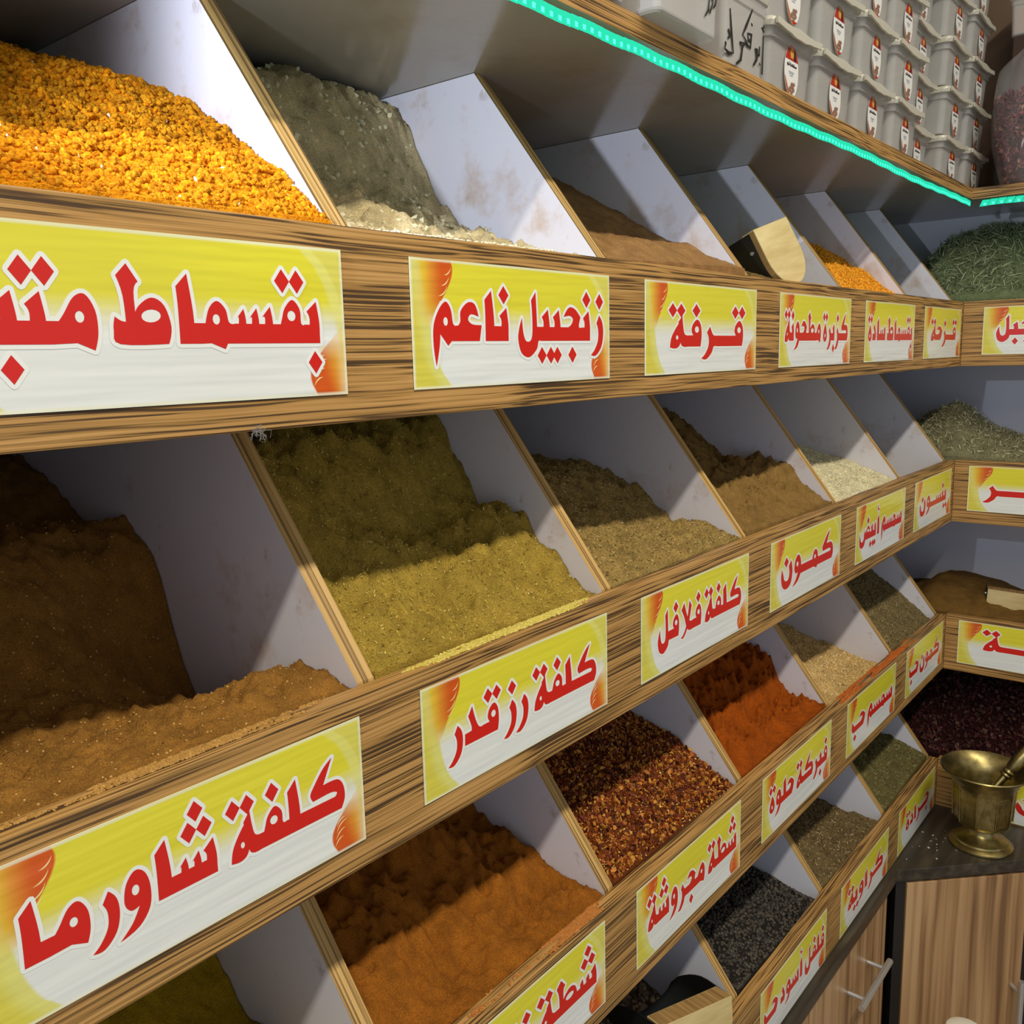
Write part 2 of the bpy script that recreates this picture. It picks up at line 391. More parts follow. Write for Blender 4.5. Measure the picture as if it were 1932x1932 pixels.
cabm = tag(empty('base_cabinet', (-1.2, 0.3, ZF)), 'light wood drawer cabinet running under the long rack', 'cabinet')
ZD = ZC-0.026
b = MB(); b.box(XL, -0.333, 0.018, DEP, ZF, ZD-0.0005); under(b.build('body', M['black']), cabm)
def handle_bar(p0, p1, out, off, r=0.006):
    p0, p1, out = Vector(p0), Vector(p1), Vector(out); d = p1-p0
    b = MB(); b.tube([p0+out*off, p1+out*off], r, 14)
    for k in (0.17, 0.83):
        q = p0+d*k; b.tube([q, q+out*off], r*0.72, 10)
    return b
zz = [ZD-0.003, -1.318, -1.48, -1.64, ZF+0.02]
for x0, x1 in ((-0.742, -0.340), (-1.150, -0.747), (-1.557, -1.155), (XL+0.002, -1.562)):
    for i in range(4):
        b = MB(); b.box(x0, x1, -0.002, 0.0178, zz[i+1]+0.002, zz[i]-0.001)
        dr = under(b.build('drawer', M['cab'], None, 0.0012), cabm)
        if i == 0: hz = -1.234; hx = (-0.579, -0.418) if x1 > -0.4 else ((x0+x1)/2-0.08, (x0+x1)/2+0.08)
        else: hz = (zz[i]+zz[i+1])/2; hx = ((x0+x1)/2-0.08, (x0+x1)/2+0.08)
        hb = handle_bar((hx[0], -0.002, hz), (hx[1], -0.002, hz), (0, -1, 0), 0.032).build('handle', M['chrome'], None, 0, True)
        hb.parent = dr; hb.location = Vector((0, 0, 0)); hb.matrix_parent_inverse = Matrix.Translation(-(Vector(dr.location)+Vector(cabm.location)))

# diagonal corner cabinet: local x runs along its front
cabd = tag(empty('corner_cabinet', (-0.322, -0.014, ZF), (0, 0, -math.pi/4)), 'angled corner cabinet with vertical wood-grain door under the brass mortar', 'cabinet')
hD = ZD-0.0008-ZF
b = MB(); b.prism([(0.0, 0.02), (0.30, 0.02), (0.44, 0.16), (0.42, 0.20), (0.215, 0.225), (0.03, 0.05)], lambda p, q, s: (p, q, s), 0, hD); b.build('body', M['black'], cabd)
for x0, x1, nm in ((0.0, 0.020, 'post'), (0.279, 0.300, 'post')):
    b = MB(); b.box(x0, x1, 0.004, 0.0198, 0, hD); b.build(nm, M['black'], cabd, 0.001)
b = MB(); b.box(0.022, 0.277, 0.001, 0.0195, 0.02, hD-0.004); dr = b.build('door', M['cab'], cabd, 0.0012)
handle_bar((0.258, 0.001, 0.28), (0.258, 0.001, hD-0.222), (0, -1, 0), 0.03).build('handle', M['chrome'], dr, 0, True)
cabr = tag(empty('base_cabinet', (0.1, -0.6, ZF)), 'dark cabinet side beyond the angled door at the right edge', 'cabinet')
b = MB(); b.box(-0.100, DEPR, YR, -0.245, ZF, ZD-0.0005); under(b.build('body', M['black']), cabr)
for y0, y1 in ((-0.62, -0.26), (-0.99, -0.63)):
    b = MB(); b.box(-0.1165, -0.1005, y0, y1, ZF+0.02, ZD-0.004); under(b.build('door', M['cab'], None, 0.001), cabr)

# ------------------------------------------------------------------ numpy noise and spice mounds
_rng = np.random.default_rng(5)
_perm = _rng.random((64, 64, 64)).astype(np.float32)
def vnoise(x, y, z=0.0):
    x, y = np.broadcast_arrays(np.asarray(x, float), np.asarray(y, float)); z = np.zeros_like(x)+z
    xi, yi, zi = np.floor(x).astype(int), np.floor(y).astype(int), np.floor(z).astype(int)
    fx, fy, fz = x-xi, y-yi, z-zi
    fx, fy, fz = [t*t*(3-2*t) for t in (fx, fy, fz)]
    def g(a, b_, c): return _perm[(xi+a) & 63, (yi+b_) & 63, (zi+c) & 63]
    r = 0
    for a in (0, 1):
        for b_ in (0, 1):
            for c in (0, 1):
                r = r+g(a, b_, c)*(fx if a else 1-fx)*(fy if b_ else 1-fy)*(fz if c else 1-fz)
    return r-0.5
def fbm(x, y, z, octv=3, g=0.5):
    r = 0; a = 1.0
    for o in range(octv):
        r = r+a*vnoise(x*2**o+7.3*o, y*2**o+3.1*o, z+o*1.7); a *= g
    return r
def icosphere(sub):
    bm = bmesh.new(); bmesh.ops.create_icosphere(bm, subdivisions=sub, radius=1.0)
    v = np.array([x.co[:] for x in bm.verts]); f = np.array([[q.index for q in p.verts] for p in bm.faces]); bm.free(); return v, f
ICO1, ICO2 = icosphere(1), icosphere(2)
def flake_t():
    v = np.array([(-1, -.6, 0), (.1, -.9, .25), (1, -.3, 0), (.8, .6, .2), (-.2, .8, -.1), (-.9, .4, .15)], float)
    v = np.concatenate([v+[0, 0, .10], v-[0, 0, .10]])
    f = [[0, 1, 2], [0, 2, 3], [0, 3, 4], [0, 4, 5]]; f += [[a+6, c+6, b_+6] for a, b_, c in f]
    for i in range(6):
        j = (i+1) % 6; f += [[i, i+6, j+6], [i, j+6, j]]
    return v, np.array(f)
FLAKE = flake_t()
def strand_t():
    n = 5; v = []; f = []
    for i in range(n):
        t = i/(n-1)*2-1; w_ = 0.09*(1-0.7*abs(t)); z = 0.28*(1-t*t)
        v += [(t, -w_, z), (t, w_, z), (t, 0, z+w_*1.2)]
    for i in range(n-1):
        for k in range(3):
            a, b_ = i*3+k, i*3+(k+1) % 3; f += [[a, b_, b_+3], [a, b_+3, a+3]]
    f += [[0, 2, 1], [n*3-3, n*3-2, n*3-1]]
    return np.array(v), np.array(f)
STRAND = strand_t()
def rot_rand(n, rng, flat=0.0):
    q = rng.normal(size=(n, 4))
    if flat:
        th = rng.random(n)*2*np.pi; q = np.stack([np.cos(th/2), rng.normal(size=n)*flat, rng.normal(size=n)*flat, np.sin(th/2)], 1)
    q /= np.linalg.norm(q, axis=1)[:, None]; w_, x, y, z = q.T
    return np.stack([1-2*(y*y+z*z), 2*(x*y-w_*z), 2*(x*z+w_*y), 2*(x*y+w_*z), 1-2*(x*x+z*z), 2*(y*z-w_*x), 2*(x*z-w_*y), 2*(y*z+w_*x), 1-2*(x*x+y*y)], 1).reshape(n, 3, 3)

def mesh_np(name, V, F, C, mats, MI, smooth):
    me = bpy.data.meshes.new(name); lens = np.array([len(f) for f in F]) if not isinstance(F, list) or len(F) and not isinstance(F[0], np.ndarray) else None
    Fc = np.concatenate([f.reshape(-1) for f in F]); ls = np.concatenate([np.full(len(f), f.shape[1]) for f in F])
    me.vertices.add(len(V)); me.vertices.foreach_set('co', V.astype(np.float32).ravel())
    me.loops.add(len(Fc)); me.loops.foreach_set('vertex_index', Fc.astype(np.int32))
    me.polygons.add(len(ls)); st = np.concatenate([[0], np.cumsum(ls)[:-1]]); me.polygons.foreach_set('loop_start', st.astype(np.int32))
    for m in mats: me.materials.append(m)
    me.polygons.foreach_set('material_index', MI.astype(np.int32)); me.polygons.foreach_set('use_smooth', smooth.astype(bool))
    a = me.color_attributes.new('tint', 'FLOAT_COLOR', 'POINT'); a.data.foreach_set('color', np.concatenate([C, np.ones((len(C), 1))], 1).astype(np.float32).ravel())
    me.update(calc_edges=True); me.validate(); return me

def pcurve(pr, v):
    p = np.array(pr); out = np.interp(v, p[:, 0], p[:, 1])
    k = 0.006                                                  # soften the kinks
    return (np.interp(v-k, p[:, 0], p[:, 1])+out*2+np.interp(v+k, p[:, 0], p[:, 1]))/4

def mound(name, label, tier, u0, u1, profs, col, run='main', mat='powder', lump=0.006, mid=0.002, fine=0.0005, rip=0.0, grains=None, seed=1, cols=None, vmax=None, res=(150, 200)):
    rng = np.random.default_rng(seed); zt = ZT[tier]; zfl = ZB[tier]+TH+0.0006
    vb = (DEP if run == 'main' else DEPR)-0.0025
    top = (SOF if tier == 0 else ZB[tier-1])-0.004
    nu, nv = res; uu = np.linspace(u0, u1, nu); tt = np.linspace(0, 1, nv); vv = TH+0.0012+(vb-TH-0.0012)*tt**1.35
    us = np.array([p[0] for p in profs]); Pz = np.stack([pcurve(p[1], vv) for p in profs])
    Z = np.empty((nu, nv))
    for i, u in enumerate(uu):
        k = int(np.clip(np.searchsorted(us, u)-1, 0, len(us)-2)); s = np.clip((u-us[k])/(us[k+1]-us[k]), 0, 1); s = s*s*(3-2*s)
        Z[i] = Pz[k]*(1-s)+Pz[k+1]*s
    U, V = np.meshgrid(uu, vv, indexing='ij')
    sd = seed*3.7
    amp = np.clip((V-TH)/0.05, 0.15, 1.0)
    dn = lump*fbm(U*16, V*16, sd, 3)*2*amp+mid*1.5*fbm(U*70, V*70, sd+9, 3, .6)*2*amp-lump*.55*np.abs(vnoise(U*27, V*27, sd+15))*2*amp+fine*vnoise(U*420, V*420, sd+4)*2
    if rip: dn = dn+rip*np.abs(vnoise(U*30, V*9, sd+2))*2*amp
    Z = zt+Z+dn
    Z = np.clip(Z, zfl+0.001, top)
    def W(u, v, z):
        return np.stack([u, v, z], -1) if run == 'main' else np.stack([v, u, z], -1)
    P = W(U, V, Z).reshape(-1, 3)
    idx = np.arange(nu*nv).reshape(nu, nv)
    q = np.stack([idx[:-1, :-1], idx[1:, :-1], idx[1:, 1:], idx[:-1, 1:]], -1).reshape(-1, 4)
    # closed body: walls and base down to the bin floor
    ring = np.concatenate([idx[:, 0], idx[-1, 1:], idx[-2::-1, -1], idx[0, -2:0:-1]])
    low = P[ring].copy(); low[:, 2] = zfl; nb = len(P); lo = nb+np.arange(len(ring)); r2 = np.roll(ring, -1); lo2 = np.roll(lo, -1)
    wall = np.stack([ring, lo, lo2, r2], -1)
    cI = nb+len(ring); cen = P.mean(0); cen[2] = zfl
    base = np.stack([np.full(len(ring), cI), lo2, lo], -1)
    if run != 'main': q = q[:, ::-1]; wall = wall[:, ::-1]; base = base[:, ::-1]
    VV = [P, low, cen[None]]; FF = [q, wall, base]; MI = [np.zeros(len(q)+len(wall)+len(base))]; SM = [np.ones(len(q)), np.zeros(len(wall)+len(base))]
    c = np.array(lin(col)); n0 = nb+len(ring)+1
    CC = [np.tile(c, (n0, 1))]
    off = n0
    if grains:
        gz = np.gradient(Z, axis=1)/np.gradient(V, axis=1); wgt = np.sqrt(1+gz**2)*np.gradient(V, axis=1)
        wgt = wgt*(V < (vmax or 0.40)); wgt = (wgt/wgt.sum()).ravel()
        for g in grains:
            tv, tf = g['t']; n = g['n']; s = g['s']
            k = rng.choice(len(wgt), n, p=wgt); uj = U.ravel()[k]+rng.normal(size=n)*(u1-u0)/nu*0.5; vj = V.ravel()[k]+rng.normal(size=n)*0.001
            mg = max(s)*1.36+.0004; uj = np.clip(uj, u0+mg, u1-mg); vj = np.clip(vj, TH+mg+.001, vb-mg)
            zlo = zfl+mg
            zj = np.clip(Z.ravel()[k]+s[2]*g.get('lift', 0.35)*rng.random(n), zlo, top+.004-mg)
            R_ = rot_rand(n, rng, g.get('flat', 0.0)); sc_ = np.array(s)*(0.7+0.6*rng.random((n, 1)))
            tvv = tv[None]*sc_[:, None, :]
            if g.get('rough'): tvv = tvv*(1+g['rough']*rng.normal(size=(n, len(tv), 1)))
            X = np.einsum('nij,nkj->nki', R_, tvv)
            X = X+W(uj, vj, zj)[:, None, :]
            cc = np.array([lin(x) for x in g['c']]); ci = cc[rng.choice(len(cc), n, p=g.get('p'))]*(0.75+0.5*rng.random((n, 1)))
            VV.append(X.reshape(-1, 3)); FF.append((tf[None]+off+np.arange(n)[:, None, None]*len(tv)).reshape(-1, 3))
            CC.append(np.repeat(ci, len(tv), 0)); m = len(tf)*n; MI.append(np.full(m, g.get('mi', 1))); SM.append(np.full(m, bool(g.get('smooth'))))
            off += n*len(tv)
    o_ = np.array([(u0+u1)/2, (TH+vb)/2, zfl]) if run == 'main' else np.array([(TH+vb)/2, (u0+u1)/2, zfl])
    me = mesh_np(name, np.concatenate(VV)-o_, FF, np.concatenate(CC), [M[mat], M['seed']], np.concatenate(MI), np.concatenate(SM))
    o = bpy.data.objects.new(name, me); COL.objects.link(o); o.location = o_
    tag(o, label, 'spice', 'open bins of spice', 'stuff'); return o

def bx(k): return DX[k-1]+0.0165+0.0008 if k > 1 else XL+0.0185, DX[k]-0.0008
def m(tier, k, name, label, pl, pr, col, mid_=None, **kw):
    u0, u1 = bx(k); pf = [(u0, pl)]+([((u0+u1)/2, mid_)] if mid_ else [])+[(u1, pr)]
    kw.setdefault('seed', tier*10+k+1)
    return mound(name, label, tier, u0, u1, pf, col, **kw)

# row 1
m(0, 1, 'breadcrumb_pile', 'bright orange seasoned crumbs in the top left bin',
  [(.018, .004), (.05, .022), (.10, .040), (.15, .075), (.22, .135), (.30, .175), (.42, .19)], [(.018, .004), (.073, .043), (.119, .076), (.18, .115), (.243, .135), (.326, .161), (.40, .188)], 'e8930f',
  mat='coarse', lump=.005, mid=.003, grains=[dict(t=ICO2, n=13000, s=(.0022, .0019, .0016), c=['ea950f', 'e28b0c', 'eb9e1a'], rough=.13, smooth=True, lift=.9, mi=0), dict(t=ICO1, n=130, s=(.0022, .0014, .0008), c=['f0e6c0'], smooth=True, lift=1.6)])
m(0, 2, 'ginger_powder_pile', 'pale grey-beige ginger powder with a steep face in second top bin',
  [(.018, .004), (.05, .010), (.10, .024), (.13, .045), (.17, .075), (.20, .125), (.25, .170), (.30, .186), (.5, .19)], [(.018, .002), (.10, .010), (.168, .031), (.201, .049), (.238, .095), (.262, .165), (.285, .188), (.5, .19)], 'e2cc9a',
  mid_=[(.018, .003), (.06, .008), (.11, .022), (.15, .05), (.185, .08), (.215, .14), (.25, .178), (.3, .19), (.5, .19)], lump=.008, mid=.0045, fine=.0014, rip=.006, grains=[dict(t=ICO1, n=500, s=(.0026, .0024, .0022), c=['d0c6a0', 'c4b88e'], rough=.25, lift=.2)])
m(0, 3, 'cinnamon_powder_pile', 'brown cinnamon powder heaped behind a smooth sandy front in third top bin',
  [(.018, .003), (.06, .030), (.10, .034), (.15, .07), (.25, .14), (.4, .17)], [(.018, .010), (.089, .046), (.12, .050), (.143, .064), (.167, .077), (.284, .145), (.4, .17)], 'b08450', lump=.004, mid=.0015, fine=.0003)
m(0, 4, 'coriander_powder_pile', 'olive-brown ground coriander sloping down behind the wooden scoop',
  [(.018, .006), (.10, .030), (.20, .085), (.3, .135), (.45, .16)], [(.018, -.006), (.1, -.025), (.3, -.02), (.5, -.01)], '8a7643', mid_=[(.018, -.002), (.1, -.01), (.2, .02), (.35, .06)], lump=.005)
m(0, 5, 'breadcrumb_pile', 'bright orange plain crumbs in fifth top bin right of the scoop',
  [(.018, .0), (.1, .05), (.2, .1), (.35, .13)], [(.018, -.006), (.046, .012), (.084, .046), (.133, .078), (.189, .107), (.3, .12)], 'e59a1c', mat='coarse', lump=.004,
  grains=[dict(t=ICO1, n=7000, s=(.0018, .0017, .0015), c=['eda41f', 'e8981a'], rough=.1, smooth=True)])
m(0, 6, 'nigella_pile', 'dark seed in the last top bin, sunk below the board', [(.018, -.04), (.3, -.03)], [(.018, -.05), (.3, -.04)], '2a2622', lump=.004, mat='coarse')
# row 2
m(1, 1, 'shawarma_spice_pile', 'brown-ochre shawarma spice with a tall dug-out cliff in second-row left bin',
  [(.018, -.003), (.06, .0), (.14, .012), (.22, .05), (.28, .085), (.34, .10), (.43, .10), (.5, .13)], [(.018, -.004), (.038, -.005), (.052, .003), (.081, .005), (.151, -.037), (.232, -.066), (.258, -.03), (.271, .008), (.277, .03), (.292, .069), (.34, .095), (.42, .088), (.48, .12), (.55, .145)], 'a87632',
  mid_=[(.018, -.003), (.06, .0), (.13, -.012), (.19, .0), (.235, .05), (.275, .085), (.34, .10), (.43, .095), (.5, .13)], lump=.005, mid=.004, fine=.0009, grains=[dict(t=ICO1, n=1500, s=(.0009, .0008, .0006), c=['c29a58', 'caa25c', '8a5c20'], lift=.8)])
m(1, 2, 'rice_spice_pile', 'mustard-yellow rice seasoning rising steeply in second-row second bin',
  [(.018, .004), (.06, .028), (.09, .052), (.115, .070), (.135, .115), (.18, .165), (.3, .183)], [(.018, -.003), (.038, -.003), (.078, .023), (.123, .061), (.183, .076), (.209, .128), (.24, .169), (.4, .178)], 'b6983e',
  mid_=[(.018, .002), (.06, .026), (.10, .055), (.14, .068), (.165, .105), (.2, .16), (.3, .18)], lump=.010, mid=.005, fine=.0014, rip=.010, grains=[dict(t=ICO1, n=9000, s=(.0016, .0005, .0004), c=['bfa744', 'ab9234', '7c6a22', 'cdb968'], lift=.8)])
m(1, 3, 'falafel_spice_pile', 'olive-brown coarse falafel spice in second-row third bin',
  [(.018, .0), (.05, .018), (.09, .035), (.13, .068), (.2, .1), (.35, .105)], [(.018, .001), (.084, .015), (.112, .012), (.173, .062), (.252, .087), (.353, .09)], 'a0854a', mat='coarse', lump=.007, mid=.003, fine=.001,
  grains=[dict(t=ICO1, n=6000, s=(.0017, .0006, .0005), c=['b59a5c', '8c7038', 'c9b27c', '6a5428'], lift=.9)])
m(1, 4, 'cumin_powder_pile', 'brown ground cumin in lumpy ridges in second-row fourth bin',
  [(.018, .004), (.08, .035), (.12, .055), (.2, .105), (.3, .14)], [(.028, .002), (.089, .045), (.143, .059), (.19, .057), (.239, .099), (.305, .143), (.45, .15)], '9c7a42', lump=.013, mid=.006, fine=.0008, rip=.008)
m(1, 5, 'white_sesame_pile', 'cream-white sesame seed heap in second-row fifth bin',
  [(.018, -.002), (.1, .04), (.2, .07), (.35, .08)], [(.021, -.003), (.11, .027), (.209, .055), (.35, .08)], 'e6dcb4', mat='coarse', lump=.003, mid=.001,
  grains=[dict(t=ICO1, n=7000, s=(.0017, .0011, .0006), c=['efe6c2', 'e3d9b0', 'd5c795'], smooth=True)])
m(1, 6, 'aniseed_pile', 'grey-green aniseed sunk low in the last second-row bin', [(.018, -.05), (.3, -.03)], [(.018, -.05), (.3, -.04)], '8b8460', mat='coarse', lump=.003)
# row 3
m(2, 1, 'turmeric_pile', 'dark yellow turmeric at the bottom left edge below the shawarma sign',
  [(.018, -.01), (.1, .02), (.2, .08), (.35, .12)], [(.018, -.035), (.1, -.03), (.16, -.022), (.2, -.028), (.235, .0), (.26, .035), (.4, .05)], 'b8941a', lump=.006, mid=.003)
m(2, 2, 'chilli_powder_pile', 'orange-brown ground chilli heap in third-row second bin',
  [(.018, .0), (.06, .025), (.1, .055), (.15, .085), (.25, .13), (.4, .14)], [(.018, -.004), (.036, -.002), (.071, -.003), (.108, .010), (.202, .045), (.35, .09)], 'a8651c',
  mid_=[(.018, -.002), (.05, .008), (.085, .03), (.12, .04), (.16, .075), (.25, .11), (.4, .13)], lump=.012, mid=.005, fine=.0009, rip=.010)
m(2, 3, 'chilli_flake_pile', 'crushed red chilli flakes with golden seeds in third-row third bin',
  [(.018, .0), (.1, .06), (.2, .11), (.35, .13)], [(.018, -.006), (.03, -.003), (.107, .042), (.176, .061), (.3, .1)], '6a3410', mat='coarse', lump=.004, mid=.002,
  grains=[dict(t=FLAKE, n=8000, s=(.0030, .0026, .0030), c=['6e2a0a', '9a5016', 'b87424', '4c1a08', '86400f', 'c88c34'], flat=.8, lift=1.2), dict(t=ICO1, n=2600, s=(.0015, .0013, .0006), c=['e0a848', 'd89434', 'eac070'], smooth=True, lift=2.2)])
m(2, 4, 'paprika_pile', 'vivid red-orange paprika with a scooped lumpy slope in third-row fourth bin',
  [(.018, .0), (.06, .025), (.1, .055), (.15, .1), (.3, .13)], [(.018, .004), (.03, .005), (.05, .012), (.07, .001), (.117, .065), (.165, .079), (.3, .13)], 'ac520a', lump=.010, mid=.010, fine=.0016, rip=.012)
m(2, 5, 'sesame_pile', 'tan sesame seed in third-row fifth bin beside the paprika',
  [(.018, -.008), (.1, .03), (.2, .06), (.35, .07)], [(.018, -.028), (.052, -.021), (.14, .0), (.228, .023), (.35, .04)], 'd2b070', mat='coarse', lump=.003,
  grains=[dict(t=ICO1, n=6000, s=(.0018, .0012, .0008), c=['ddbd80', 'cda662', 'b48a48', 'ead3a0'], smooth=True)])
m(2, 6, 'cumin_seed_pile', 'grey-brown cumin seed in the last third-row bin by the corner',
  [(.018, .0), (.1, .06), (.2, .1), (.3, .12)], [(.018, -.014), (.033, -.009), (.102, .046), (.161, .087), (.3, .13)], '7a6a42', mat='coarse', lump=.003,
  grains=[dict(t=ICO1, n=6000, s=(.0026, .0008, .0007), c=['8a7a50', '6e5e38', 'a0906a', '54482a'], smooth=True, lift=.8)])
# row 4
m(3, 3, 'white_peppercorn_pile', 'dim brown peppercorns in the bottom-row bin holding the tin scoop',
  [(.018, -.03), (.06, -.01), (.12, .02), (.2, .06), (.3, .07)], [(.018, -.05), (.1, -.05), (.2, -.02), (.3, .0)], '5a4a36', mat='coarse', lump=.004,
  grains=[dict(t=ICO2, n=2600, s=(.0036, .0036, .0036), c=['8a7456', '6e5a42', 'a08a68', '54442f'], smooth=True, lift=.6)])
m(3, 4, 'black_peppercorn_pile', 'black peppercorns heaped in the bottom-row bin with black pepper sign',
  [(.018, .0), (.1, .05), (.2, .085), (.3, .1)], [(.018, -.014), (.03, -.012), (.081, -.004), (.16, .01), (.3, .03)], '2a2520', mat='coarse', lump=.004,
  grains=[dict(t=ICO2, n=6500, s=(.0026, .0026, .0026), c=['37312a', '2a2520', '423b31', '4a4336'], smooth=True, rough=.05, lift=.6)])
m(3, 5, 'caraway_pile', 'brown caraway seed in the bottom-row bin above the counter end',
  [(.018, .0), (.1, .05), (.2, .07), (.3, .08)], [(.018, -.016), (.028, -.014), (.085, -.012), (.15, .0), (.3, .03)], '75623e', mat='coarse', lump=.003,
  grains=[dict(t=ICO1, n=5000, s=(.0028, .0009, .0008), c=['8f7a52', '6c5832', 'ab9670', '4e4026'], smooth=True, lift=.8)])
m(3, 6, 'dried_herb_pile', 'green-brown chopped herb in the last bottom-row bin',
  [(.018, .0), (.1, .05), (.2, .08), (.3, .09)], [(.018, .006), (.028, .011), (.074, .024), (.121, .038), (.2, .07)], '6b6238', mat='coarse', lump=.003,
  grains=[dict(t=ICO1, n=5000, s=(.0026, .0009, .0006), c=['7c7444', '5e5a30', '968c60'], lift=.9)])
# short run: u runs along y
HERB = [dict(t=STRAND, n=9000, s=(.011, .009, .006), c=['87926b', '6b7a55', 'a0aa80', '59664a', 'b8bc92'], flat=.5, lift=1.0)]
def mr(tier, name, label, profs, col, **kw): return mound(name, label, tier, -0.3265, DEP-0.004, profs, col, run='right', vmax=0.26, **kw)
mr(0, 'rosemary_pile', 'green dried rosemary leaves filling the top bin of the short rack',
   [(-.33, [(.018, .004), (.05, .04), (.12, .12), (.2, .155), (.26, .16)]), (.0, [(.018, .003), (.05, .04), (.12, .13), (.2, .162), (.26, .167)]), (.07, [(.018, .002), (.06, .04), (.12, .12), (.2, .15), (.26, .155)]), (.125, [(.018, .0), (.1, .07), (.2, .10), (.26, .105)]), (.2, [(.018, -.05), (.26, .0)]), (.6, [(.018, -.09), (.26, -.08)])],
   '707c58', mat='coarse', lump=.004, mid=.003, grains=HERB, seed=41)
mr(1, 'thyme_pile', 'grey-green thyme mound in the second bin of the short rack',
   [(-.33, [(.018, .002), (.1, .03), (.26, .02)]), (-.1, [(.018, .002), (.08, .035), (.15, .042), (.26, .02)]), (-.035, [(.018, .003), (.08, .055), (.15, .066), (.26, .04)]), (.035, [(.018, .003), (.07, .075), (.13, .114), (.2, .10), (.26, .06)]), (.09, [(.018, .0), (.07, .06), (.13, .088), (.2, .08), (.26, .06)]), (.16, [(.018, -.01), (.26, .02)]), (.6, [(.018, -.08), (.26, -.08)])],
   '837e5c', mat='coarse', lump=.004, mid=.003, seed=42, grains=[dict(t=STRAND, n=9000, s=(.006, .008, .005), c=['a09a74', '827e58', 'bab48e', '6a6848', 'd0c8a4'], flat=.6, lift=1.0)])
mr(2, 'brown_spice_pile', 'dark brown ground spice with a wooden scoop in the third bin of the short rack',
   [(-.33, [(.018, .0), (.1, .01), (.26, .0)]), (-.12, [(.018, .0), (.08, .015), (.15, .022), (.26, .01)]), (-.03, [(.018, .0), (.08, .035), (.15, .05), (.26, .03)]), (.04, [(.018, .0), (.08, .045), (.14, .06), (.26, .04)]), (.1, [(.018, -.004), (.08, .012), (.15, .022), (.26, .01)]), (.2, [(.018, -.03), (.26, -.01)]), (.6, [(.018, -.09), (.26, -.08)])],
   '7d5c2a', lump=.003, mid=.0012, fine=.0006, seed=43)
mr(3, 'hibiscus_pile', 'very dark red hibiscus petals filling the bottom bin behind the brass mortar',
   [(-.33, [(.018, .0), (.1, .06), (.26, .16)]), (.1, [(.018, .0), (.1, .06), (.26, .16)]), (.6, [(.018, -.05), (.26, .10)])],
   '2e1210', mat='coarse', lump=.006, mid=.004, seed=44, grains=[dict(t=FLAKE, n=6000, s=(.005, .004, .005), c=['3a1512', '2a0e0c', '4a1c18', '5a3a2c'], flat=.9, lift=1.3)])

# ------------------------------------------------------------------ lettering: a heavy flat-based Arabic display face drawn as outlines
def smooth_poly(pts, seg=4):
    n = len(pts); out = []
    P = [np.array(p[:2], float) for p in pts]; S = [len(p) > 2 for p in pts]
    for i in range(n):
        a, b = P[i], P[(i+1) % n]
        if S[i] and S[(i+1) % n]: out.append(tuple(a)); continue
        ta = np.zeros(2) if S[i] else (b-P[i-1])*0.5
        tb = np.zeros(2) if S[(i+1) % n] else (P[(i+2) % n]-a)*0.5
        if S[i]: ta = (b-a)*0.8-tb*0.3
        if S[(i+1) % n]: tb = (b-a)*0.8-ta*0.3
        for k in range(seg):
            t = k/seg; h = (2*t**3-3*t**2+1, t**3-2*t**2+t, -2*t**3+3*t**2, t**3-t**2)
            out.append(tuple(h[0]*a+h[1]*ta+h[2]*b+h[3]*tb))
    return out
def ell(cx, cy, rx, ry, n=12, tilt=0.0):
    return [(cx+rx*math.cos(2*math.pi*k/n)*math.cos(tilt)-ry*math.sin(2*math.pi*k/n)*math.sin(tilt), cy+rx*math.cos(2*math.pi*k/n)*math.sin(tilt)+ry*math.sin(2*math.pi*k/n)*math.cos(tilt)) for k in range(n)]
s = 1
def bar(w, l=True, r=True): return [(-.06 if l else 0, 0, s), (w+(.06 if r else 0), 0, s), (w+(.06 if r else 0), 1, s), (-.06 if l else 0, 1, s)]
def wedge(x, h, ww=.78):       # alif / lam stem
    return [(x-.02, 0, s), (x+ww, 0, s), (x+ww-.02, 1.6), (x+ww*.72, h, s), (x-.04, h-.62, s), (x, 1.7)]
def tooth(x, h=2.25, ww=.72): return [(x, .5, s), (x+ww, .5, s), (x+ww, 1.2), (x+ww*.78, h, s), (x-.08, h-.55, s), (x+.10, 1.3)]
GL = {}
def G(key, w, polys, holes=(), dots=()): GL[key] = (w, [smooth_poly(p) for p in polys], list(holes), list(dots))
D1u = lambda x: [(x, 3.15)]
def D2(x, y): return [(x-.46, y), (x+.46, y)]
UP, DN = 3.1, -1.05
# alif, lam
G('A_i', 1.05, [wedge(.12, 3.35)]); G('A_f', 1.25, [wedge(.12, 3.35), [(.2, 0, s), (1.31, 0, s), (1.31, 1, s), (.2, 1, s)]])
HZ = [(.05, 3.75, s), (.75, 3.95, s), (.72, 4.2), (.3, 4.35), (.45, 4.75, s), (.15, 4.7), (.0, 4.3), (.25, 4.05)]
G('AH_i', 1.05, [wedge(.12, 3.2), HZ])
G('L_n', 1.05, [wedge(.2, 3.4), bar(.9, True, False)]); G('L_m', 1.15, [wedge(.2, 3.4), bar(1.15)])
LF = [(2.3, 1, s), (2.3, 0, s), (2.0, -.02), (1.8, -.6), (1.05, -1.15), (.3, -.85), (0, .1), (.12, .9), (.4, 1.6, s), (.5, .6), (.75, .0), (1.2, .02), (1.4, .6), (1.4, 2.0), (1.32, 2.85, s), (1.78, 3.45, s), (1.84, 2.2), (1.88, 1.0, s)]
G('L_f', 2.25, [LF])
